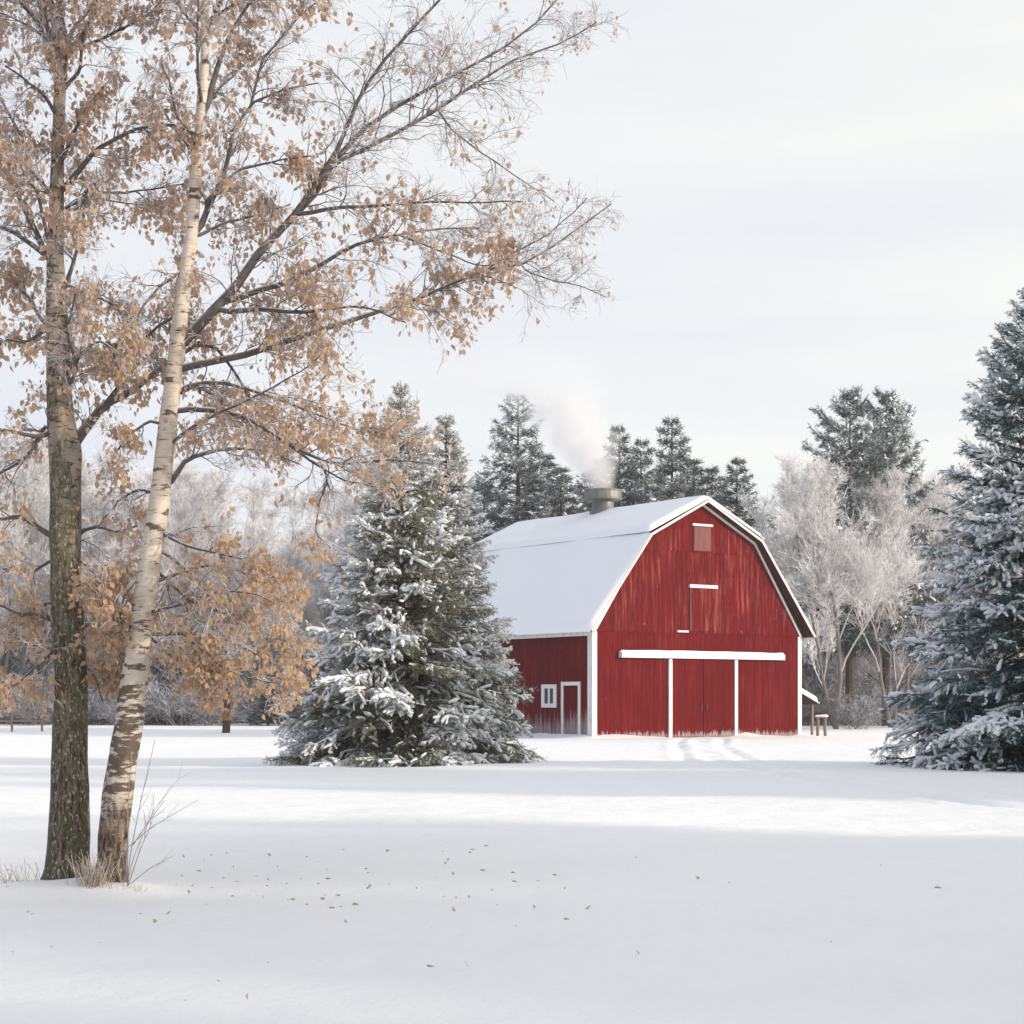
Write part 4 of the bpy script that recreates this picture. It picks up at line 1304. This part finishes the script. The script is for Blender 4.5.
limB = [
 ([(178, 345), (200, 322), (226, 303), (250, 262), (279, 229), (308, 203), (341, 146), (363, 126), (396, 103), (440, 78), (493, 50), (530, 22), (560, -10)], 14, 2.2, 0.10),
 ([(279, 229), (300, 208), (341, 146), (358, 103), (384, 62), (420, 26), (446, 0), (480, -40)], 8, 2.5, -0.15),
 ([(330, 165), (362, 150), (400, 131), (440, 108), (479, 83), (505, 66), (529, 55), (565, 42), (600, 20)], 7, 1.8, 0.25),
 ([(226, 305), (250, 292), (285, 283), (325, 262), (353, 246), (393, 236), (440, 230), (486, 229)], 9, 2, 0.2),
 ([(300, 215), (335, 207), (366, 206), (400, 203), (433, 200), (486, 199), (520, 196)], 6, 1.8, -0.2),
 ([(229, 312), (262, 308), (300, 311), (340, 306), (356, 302), (380, 306), (410, 318)], 8, 2, -0.3),
 ([(180, 362), (213, 363), (240, 357), (259, 351), (289, 341), (340, 325), (383, 312), (425, 298), (446, 289), (466, 281), (486, 274), (526, 271), (552, 256), (592, 226), (612, 212)], 10, 1.6, 0.12),
 ([(526, 271), (555, 282), (590, 290), (605, 296)], 2.6, 1.3, 0.2),
 ([(486, 274), (520, 250), (545, 238), (575, 215), (590, 200)], 2.6, 1.3, -0.3),
 ([(436, 106), (450, 128), (480, 150), (520, 175), (555, 195)], 3, 1.3, 0.3),
 ([(400, 232), (440, 250), (480, 262), (510, 255)], 3, 1.3, -0.3),
 ([(200, 408), (246, 416), (270, 432), (286, 443), (319, 459), (345, 462), (400, 458), (430, 462)], 8, 2, -0.2),
 ([(286, 443), (312, 462), (345, 482), (395, 488)], 4, 1.5, 0.2),
 ([(319, 459), (328, 480), (318, 510), (315, 535), (330, 550)], 3, 1.3, -0.1),
 ([(171, 482), (186, 459), (216, 450), (243, 446), (275, 452), (300, 462)], 8, 2.2, 0.3),
 ([(192, 345), (215, 345), (232, 365), (250, 392), (265, 410), (290, 438)], 5, 2, 0.4),
 ([(199, 232), (208, 208), (226, 173), (233, 133), (252, 106), (289, 93), (320, 88)], 9, 2, 0.3),
 ([(204, 205), (222, 186), (239, 171), (279, 163), (310, 158)], 6, 1.8, -0.3),
 ([(206, 110), (219, 60), (232, 30), (246, 5), (270, -40)], 9, 3, 0.2),
 ([(200, 160), (193, 133), (176, 118), (170, 85), (160, 60)], 5, 1.8, -0.4),
 ([(207, 60), (196, 30), (176, 5), (160, -30)], 5, 2, 0.3),
 ([(206, 30), (222, 0), (232, -50), (250, -120)], 6, 2, -0.3),
 ([(208, -40), (260, -90), (330, -130)], 6, 2, 0.3),
 ([(208, -80), (160, -130), (120, -180)], 6, 2, -0.3),
 ([(207, 20), (255, -5), (310, -25), (380, -50)], 6, 2, 0.0),
 ([(250, 110), (262, 60), (280, 40), (300, 15), (340, -15)], 5, 2, 0.3),
 ([(200, 235), (225, 222), (262, 214), (290, 205)], 5, 1.8, 0.6),
 ([(133, 632), (153, 634), (180, 633), (213, 634), (245, 646), (266, 659), (290, 670), (306, 678)], 7, 1.6, 0.2),
 ([(150, 636), (163, 650), (176, 662), (196, 673), (215, 690)], 5, 1.5, -0.2),
 ([(180, 636), (205, 652), (225, 668), (250, 678), (283, 682), (292, 668)], 4, 1.3, -0.35),
 ([(133, 643), (118, 634), (105, 610), (95, 590), (100, 572)], 6, 2, -0.2),
 ([(132, 640), (118, 620), (122, 592), (136, 570)], 5, 2, 0.3),
 ([(152, 545), (172, 558), (195, 578), (215, 606), (228, 620)], 5, 1.6, 0.3),
 ([(155, 530), (185, 545), (212, 552), (245, 560), (275, 580)], 5, 1.6, -0.3),
 ([(150, 565), (190, 600), (230, 612), (270, 625), (300, 640)], 5, 1.5, 0.5),
 ([(143, 610), (180, 605), (220, 590), (255, 596), (290, 612)], 5, 1.5, -0.5),
 ([(147, 585), (175, 575), (205, 566), (240, 572), (280, 598)], 5, 1.5, 0.1),
 ([(168, 425), (150, 420), (130, 432), (115, 455)], 5, 2, -0.4),
 ([(162, 495), (140, 490), (120, 500), (100, 520)], 5, 2, 0.4),
 ([(170, 395), (195, 385), (225, 400), (250, 425)], 5, 2, 0.7),
 ([(185, 270), (160, 285), (140, 310), (125, 345)], 5, 2, -0.4),
 ([(181, 310), (158, 325), (140, 340), (118, 372)], 5, 2, 0.4),
 ([(172, 390), (215, 380), (260, 392), (310, 410), (370, 432), (420, 440)], 6, 1.6, 0.35),
]

def leafprob(px, py):
    """how many dry leaves cling on, in the plane of the crown"""
    d = np.full(len(px), 0.52)
    d = np.where(py > 270, 0.55, d)
    low = (px > 150) & (px < 312) & (py > 535) & (py < 705)
    d = np.where(low, 0.72, d)
    d = np.where((px < 150) & (py > 560), 0.75, d)
    d = np.where((px > 160) & (px < 320) & (py < 130), 0.30, d)
    d = np.where((px > 190) & (px < 320) & (py > 450) & (py < 535), 0.16, d)
    right = np.clip((px - 330) / 160, 0, 1)
    d = d * (1 - 0.75 * right)
    d = np.where((px > 330) & (py < 190), 0.07, d)
    d = np.where((px > 520), 0.10, d)
    d = np.where((px > 430) & (py > 240) & (py < 350) & (px < 515), 0.6, d)
    d = np.where((py > 450) & (px > 320), 0.12, d)
    return d

def birch(name, label, trunk, limbs, Yd, seed, bark, extra):
    rng = np.random.default_rng(seed)
    p, r = pxpoly(trunk, Yd)
    tp, tr = resample(p, r, 170)
    org = np.array([tp[3][0], Yd, 0.0])
    zb = float(gz(org[0], org[1]))
    root = empty(name, (org[0], org[1], zb), label, 'tree', 'the two birches in front')
    org[2] = zb
    tk = MB()
    # flare at the foot
    hgt = tp[:, 2] - zb
    tr = tr * (1 + 0.10 * np.exp(-np.clip(hgt, 0, 9) / 0.18))
    tubes(tk, (tp - org)[None], tr[None], 48, noise=0.075, seed=seed)
    tk.build('trunk', bark, root, True)
    LP, LR = [], []
    K = 14
    par_p, par_r = [tp], [tr]
    for pts, w0, w1, sl in limbs:
        q, _ = pxpoly(pts, Yd, sl)
        # join the limb to what it grows from: the trunk or an earlier limb
        pp, pr = np.concatenate(par_p), np.concatenate(par_r)
        dd = np.hypot(pp[:, 0] - q[0, 0], pp[:, 2] - q[0, 2] + 0.05) - 0.5 * pr
        k_ = int(np.argmin(dd))
        q, _ = pxpoly(pts, pp[k_, 1], sl)
        q = np.concatenate([pp[k_][None], q])
        if np.linalg.norm(q[1] - q[0]) < 0.04:
            q = np.delete(q, 1, 0)
        a, _ = resample(q, np.ones(len(q)), K)
        a = a + np.cumsum(rng.normal(0, 0.007, (K, 3)), 0) * np.linspace(0, 1, K)[:, None]
        rr = (w1 + (w0 - w1) * (1 - np.linspace(0, 1, K)) ** 1.4) / 2 / F * Yd * 0.82
        rr = np.minimum(rr, pr[k_] * 0.85)
        LP.append(a)
        LR.append(rr)
        a2, r2_ = resample(a, rr, 60)
        par_p.append(a2)
        par_r.append(r2_)
    LP, LR = np.array(LP), np.array(LR)
    # boughs above and behind, so that the crown is whole from every side
    x0, x1, n_ = extra
    e, er, _ = spawn(tp[None], tr[None], n_, x0, x1, (0.7, 1.15), lambda pl, t, g, m_: g.uniform(0.9, 2.0, m_) * (1.25 - 0.6 * t), K, rng, 0.25, 0.07, 0.02, 0.45, 0.2, rmax=0.018)
    # those boughs must leave away from or towards the viewer rather than across the trace
    keep = np.abs(e[:, -1, 1] - e[:, 0, 1]) > 0.45
    e, er = e[keep], er[keep]
    br, tw, lf = MB(), MB(), MB()
    tubes(br, LP - org, LR, 8, tint=np.full(len(LP), 0.2))
    if len(e):
        tubes(br, e - org, er, 6, tint=np.full(len(e), 0.2))
    allP, allR = np.concatenate([LP, e]), np.concatenate([LR, er])
    ln = np.linalg.norm(np.diff(allP, axis=1), axis=2).sum(1)
    c2 = np.maximum(3, (ln * 8.3).astype(int))
    L2, R2, _ = spawn(allP, allR, c2, 0.12, 1.0, (0.5, 1.0), lambda pl, t, g, m_: np.clip(0.16 + 0.24 * pl * (1.15 - t), 0.16, 0.75) * g.uniform(0.55, 1.2, m_), 8, rng, 0.08, 0.19, -0.02, 0.55, 0.3, rmax=0.0065, rmin=0.0026)
    tubes(br, L2 - org, R2, 5, tint=np.clip(rng.normal(0.3, 0.25, len(L2)), 0, 1))
    src, srR = L2, R2
    L3, R3, _ = spawn(src, srR, 8, 0.2, 1.0, (0.5, 1.05), lambda pl, t, g, m_: np.clip(pl * 0.5, 0.10, 0.32) * g.uniform(0.6, 1.2, m_), 5, rng, 0.02, 0.17, -0.03, 0.65, 0.5, rmax=0.0042, rmin=0.0022)
    L3b, R3b, _ = spawn(allP, allR, np.maximum(4, (ln * 9).astype(int)), 0.1, 1.0, (0.6, 1.2), lambda pl, t, g, m_: g.uniform(0.08, 0.3, m_), 5, rng, 0.03, 0.16, -0.02, 0.4, 0.5, rmax=0.0042, rmin=0.0022)
    L3, R3 = np.concatenate([L3, L3b]), np.concatenate([R3, R3b])
    tubes(tw, L3 - org, R3, 4, tint=np.clip(rng.normal(0.38, 0.33, len(L3)), 0, 1))
    L4, R4, _ = spawn(L3, R3, 4, 0.2, 1.0, (0.45, 1.0), lambda pl, t, g, m_: g.uniform(0.05, 0.17, m_), 4, rng, -0.05, 0.2, -0.08, 0.7, 0.6, rmax=0.0026, rmin=0.0019)
    tubes(tw, L4 - org, R4, 3, tint=np.clip(rng.normal(0.65, 0.35, len(L4)), 0, 1))
    br.build('branches', M_LIMB, root, True)
    tw.build('twigs', M_TWIG, root, True)
    # dry leaves hang in tufts from the twigs
    pts = np.concatenate([L3[:, -1], L3[:, 2], L4[:, -1], L4[:, 2]])
    px = 512 + pts[:, 0] / pts[:, 1] * F
    py = HOR - (pts[:, 2] - CAMH) / pts[:, 1] * F
    cl = np.clip(0.8 + 1.3 * vnoise(pts * 3.3, seed + 3), 0.05, 2.2)
    prob = leafprob(px, py) * cl * LEAFK
    sel = rng.random(len(pts)) < prob
    q = pts[sel]
    n = len(q)
    k = np.repeat(np.arange(n), rng.integers(1, 3, n))
    q2 = q[k] + rng.normal(0, 0.022, (len(k), 3))
    py2 = HOR - (q2[:, 2] - CAMH) / q2[:, 1] * F
    ti = np.clip(0.20 + 0.55 * np.clip((py2 - 120) / 420, 0, 1) + rng.normal(0, 0.16, len(k)), 0, 1)
    px2 = 512 + q2[:, 0] / q2[:, 1] * F
    sz = np.where(px2 > 520, 0.034, 0.058) * rng.uniform(0.65, 1.3, len(px2))
    leaves(lf, q2 - org, rng, sz, ti)
    lf.build('leaves', M_LEAF, root)
    print('birch', name, len(L2), len(L3), len(L4), 'leaves', len(k))
    return root
LEAFK = 0.53
birch('birch_tree', 'upright birch with thick dark furrowed trunk and brown leaves, at the picture edge', trunkA, limA, YA, 101, M_BARK_DARK, (0.38, 0.97, 13))
birch('birch_tree', 'leaning birch with slim white banded trunk and a long bough reaching over the barn', trunkB, limB, YB, 102, M_BARK_PALE, (0.35, 0.97, 17))

# bare shoots and dry grass at the foot of the birches
def shoots():
    rng = np.random.default_rng(8)
    Yd = 16.0
    tr_ = [[(127, 884), (131, 850), (141, 800), (155, 740)], [(126, 884), (136, 850), (154, 810), (176, 780), (192, 772)], [(128, 886), (140, 850), (152, 822)], [(125, 850), (150, 828), (172, 815), (198, 800)], [(130, 884), (150, 868), (172, 856)], [(133, 845), (150, 820), (165, 800)], [(127, 884), (128, 850), (128, 800), (131, 762)]]
    LP, LR = [], []
    for i, t_ in enumerate(tr_):
        q, _ = pxpoly(t_, Yd, rng.uniform(-0.4, 0.4))
        a, _ = resample(q, np.ones(len(q)), 10)
        LP.append(a)
        LR.append(np.linspace(0.005, 0.0022, 10))
    LP, LR = np.array(LP), np.array(LR)
    org = np.array([LP[0][0][0], Yd, 0.0])
    org[2] = float(gz(org[0], Yd))
    root = empty('sapling_shoots', tuple(org), 'thin bare shoots growing from the snow at the foot of the leaning birch', 'shoots')
    mb = MB()
    LP[0][0][2] = LP[1][0][2] = org[2] - 0.05
    tubes(mb, LP - org, LR, 5, tint=np.full(len(LP), 0.35))
    b, bR, _ = spawn(LP, LR, 5, 0.35, 1.0, (0.35, 0.7), lambda pl, t, g, m_: g.uniform(0.06, 0.25, m_), 5, rng, 0.1, 0.08, 0.0, 0.6, 0.5, rmin=0.0018)
    tubes(mb, b - org, bR, 4, tint=np.full(len(b), 0.5))
    mb.build('stems', M_TWIG, root, True)
shoots()
def tuft(px, py, n, hmax, spread, label, seed, Yd):
    rng = np.random.default_rng(seed)
    x = (px - 512) / F * Yd
    z = float(gz(x, Yd))
    PL = np.zeros((n, 6, 3))
    an = rng.uniform(0, 6.28, n)
    d = unit(np.stack([np.cos(an) * 0.35, np.sin(an) * 0.35, np.ones(n)], -1))
    PL[:, 0] = np.stack([rng.normal(0, spread, n), rng.normal(0, spread * 0.7, n), np.full(n, -0.05)], -1)
    L = hmax * rng.uniform(0.3, 1.0, n)
    for q in range(1, 6):
        PL[:, q] = PL[:, q - 1] + d * (L / 5)[:, None]
        d = unit(d + rng.normal(0, 0.12, (n, 3)) + np.array([0, 0, -0.1]))
    mb = MB()
    tubes(mb, PL, np.repeat(np.linspace(0.0035, 0.0012, 6)[None], n, 0), 3, tint=rng.uniform(0, 1, n))
    o = mb.build('grass_tuft', M_GRASS)
    o.location = (x, Yd, z)
    tag(o, label, 'grass tuft', 'dry grass at the foot of the birches')
tuft(95, 880, 170, 0.38, 0.08, 'pale dry grass tuft wedged between the two birch trunks', 1, 15.95)
tuft(16, 868, 50, 0.30, 0.14, 'thin dry grass poking through the snow left of the thick birch trunk', 2, 16.5)
tuft(134, 884, 40, 0.12, 0.06, 'short dry grass tuft under the bare shoots beside the leaning birch', 3, 15.9)

# fallen leaves on the snow
rng = np.random.default_rng(33)
lv = []
for k_ in range(3):
    mb = MB()
    leaves(mb, np.zeros((1, 3)), rng, 0.06, np.array([0.1 + 0.15 * k_]), 0.2)
    lv.append(mb)
leafspots = [(100, 943), (142, 914), (165, 916), (52, 947), (28, 935), (13, 954), (30, 912), (215, 981), (248, 1003), (269, 963), (184, 1001), (418, 890), (491, 890), (514, 926), (584, 911), (540, 881), (562, 881), (700, 880), (728, 883), (933, 888), (882, 867), (830, 942), (426, 966), (470, 969), (372, 886), (390, 884), (385, 852), (430, 842), (296, 900), (288, 901), (250, 890), (268, 886), (305, 858), (326, 870), (222, 878), (190, 888), (176, 885), (232, 896), (205, 862), (240, 852), (342, 896), (365, 889), (285, 884), (255, 876), (272, 858), (320, 884), (208, 905), (186, 860), (152, 888), (196, 872), (640, 955), (475, 866), (450, 862), (345, 850), (360, 905), (300, 872), (232, 868), (214, 888)]
rl_ = np.random.default_rng(12)
for _ in range(60):
    leafspots.append((int(np.clip(rl_.normal(330, 190), 5, 900)), int(np.clip(rl_.normal(885, 22), 842, 1000))))
first = []
for k_, (px, py) in enumerate(leafspots):
    Yd = CAMH * F / (py - HOR)
    x = (px - 512) / F * Yd
    for _ in range(3):
        Yd = (CAMH - float(gz(x, Yd))) * F / (py - HOR)
        x = (px - 512) / F * Yd
    z = float(gz(x, Yd)) + 0.012
    if k_ < 3:
        o = lv[k_].build('fallen_leaf', M_LEAF)
        first.append(o)
    else:
        o = first[k_ % 3].copy()
        COL.objects.link(o)
    o.location = (x, Yd, z)
    s = rng.uniform(0.5, 1.15)
    o.scale = (s, s, s)
    o.rotation_euler = (math.pi / 2 + rng.uniform(-0.5, 0.5), rng.uniform(-0.4, 0.4), rng.uniform(0, 6.28))
    tag(o, 'small dry brown leaf lying on the open snow', 'leaf', 'fallen leaves on the snow')

# ------------------------------------------------------------------ haze
mb = MB()
mb.box(-330, 330, -38, 580, -1.6, 34)
m = Mat('haze', 0.5)
m.t.nodes.remove(m.b)
pv = m.n('ShaderNodeVolumePrincipled')
pv.inputs['Color'].default_value = (0.95, 0.955, 0.97, 1)
pv.inputs['Density'].default_value = 0.0003
pv.inputs['Anisotropy'].default_value = 0.0
m.l(pv.outputs[0], m.t.nodes['Material Output'].inputs['Volume'])
hz = mb.build('haze', m.m)
tag(hz, 'pale winter haze hanging between the trees', 'haze', kind='stuff')
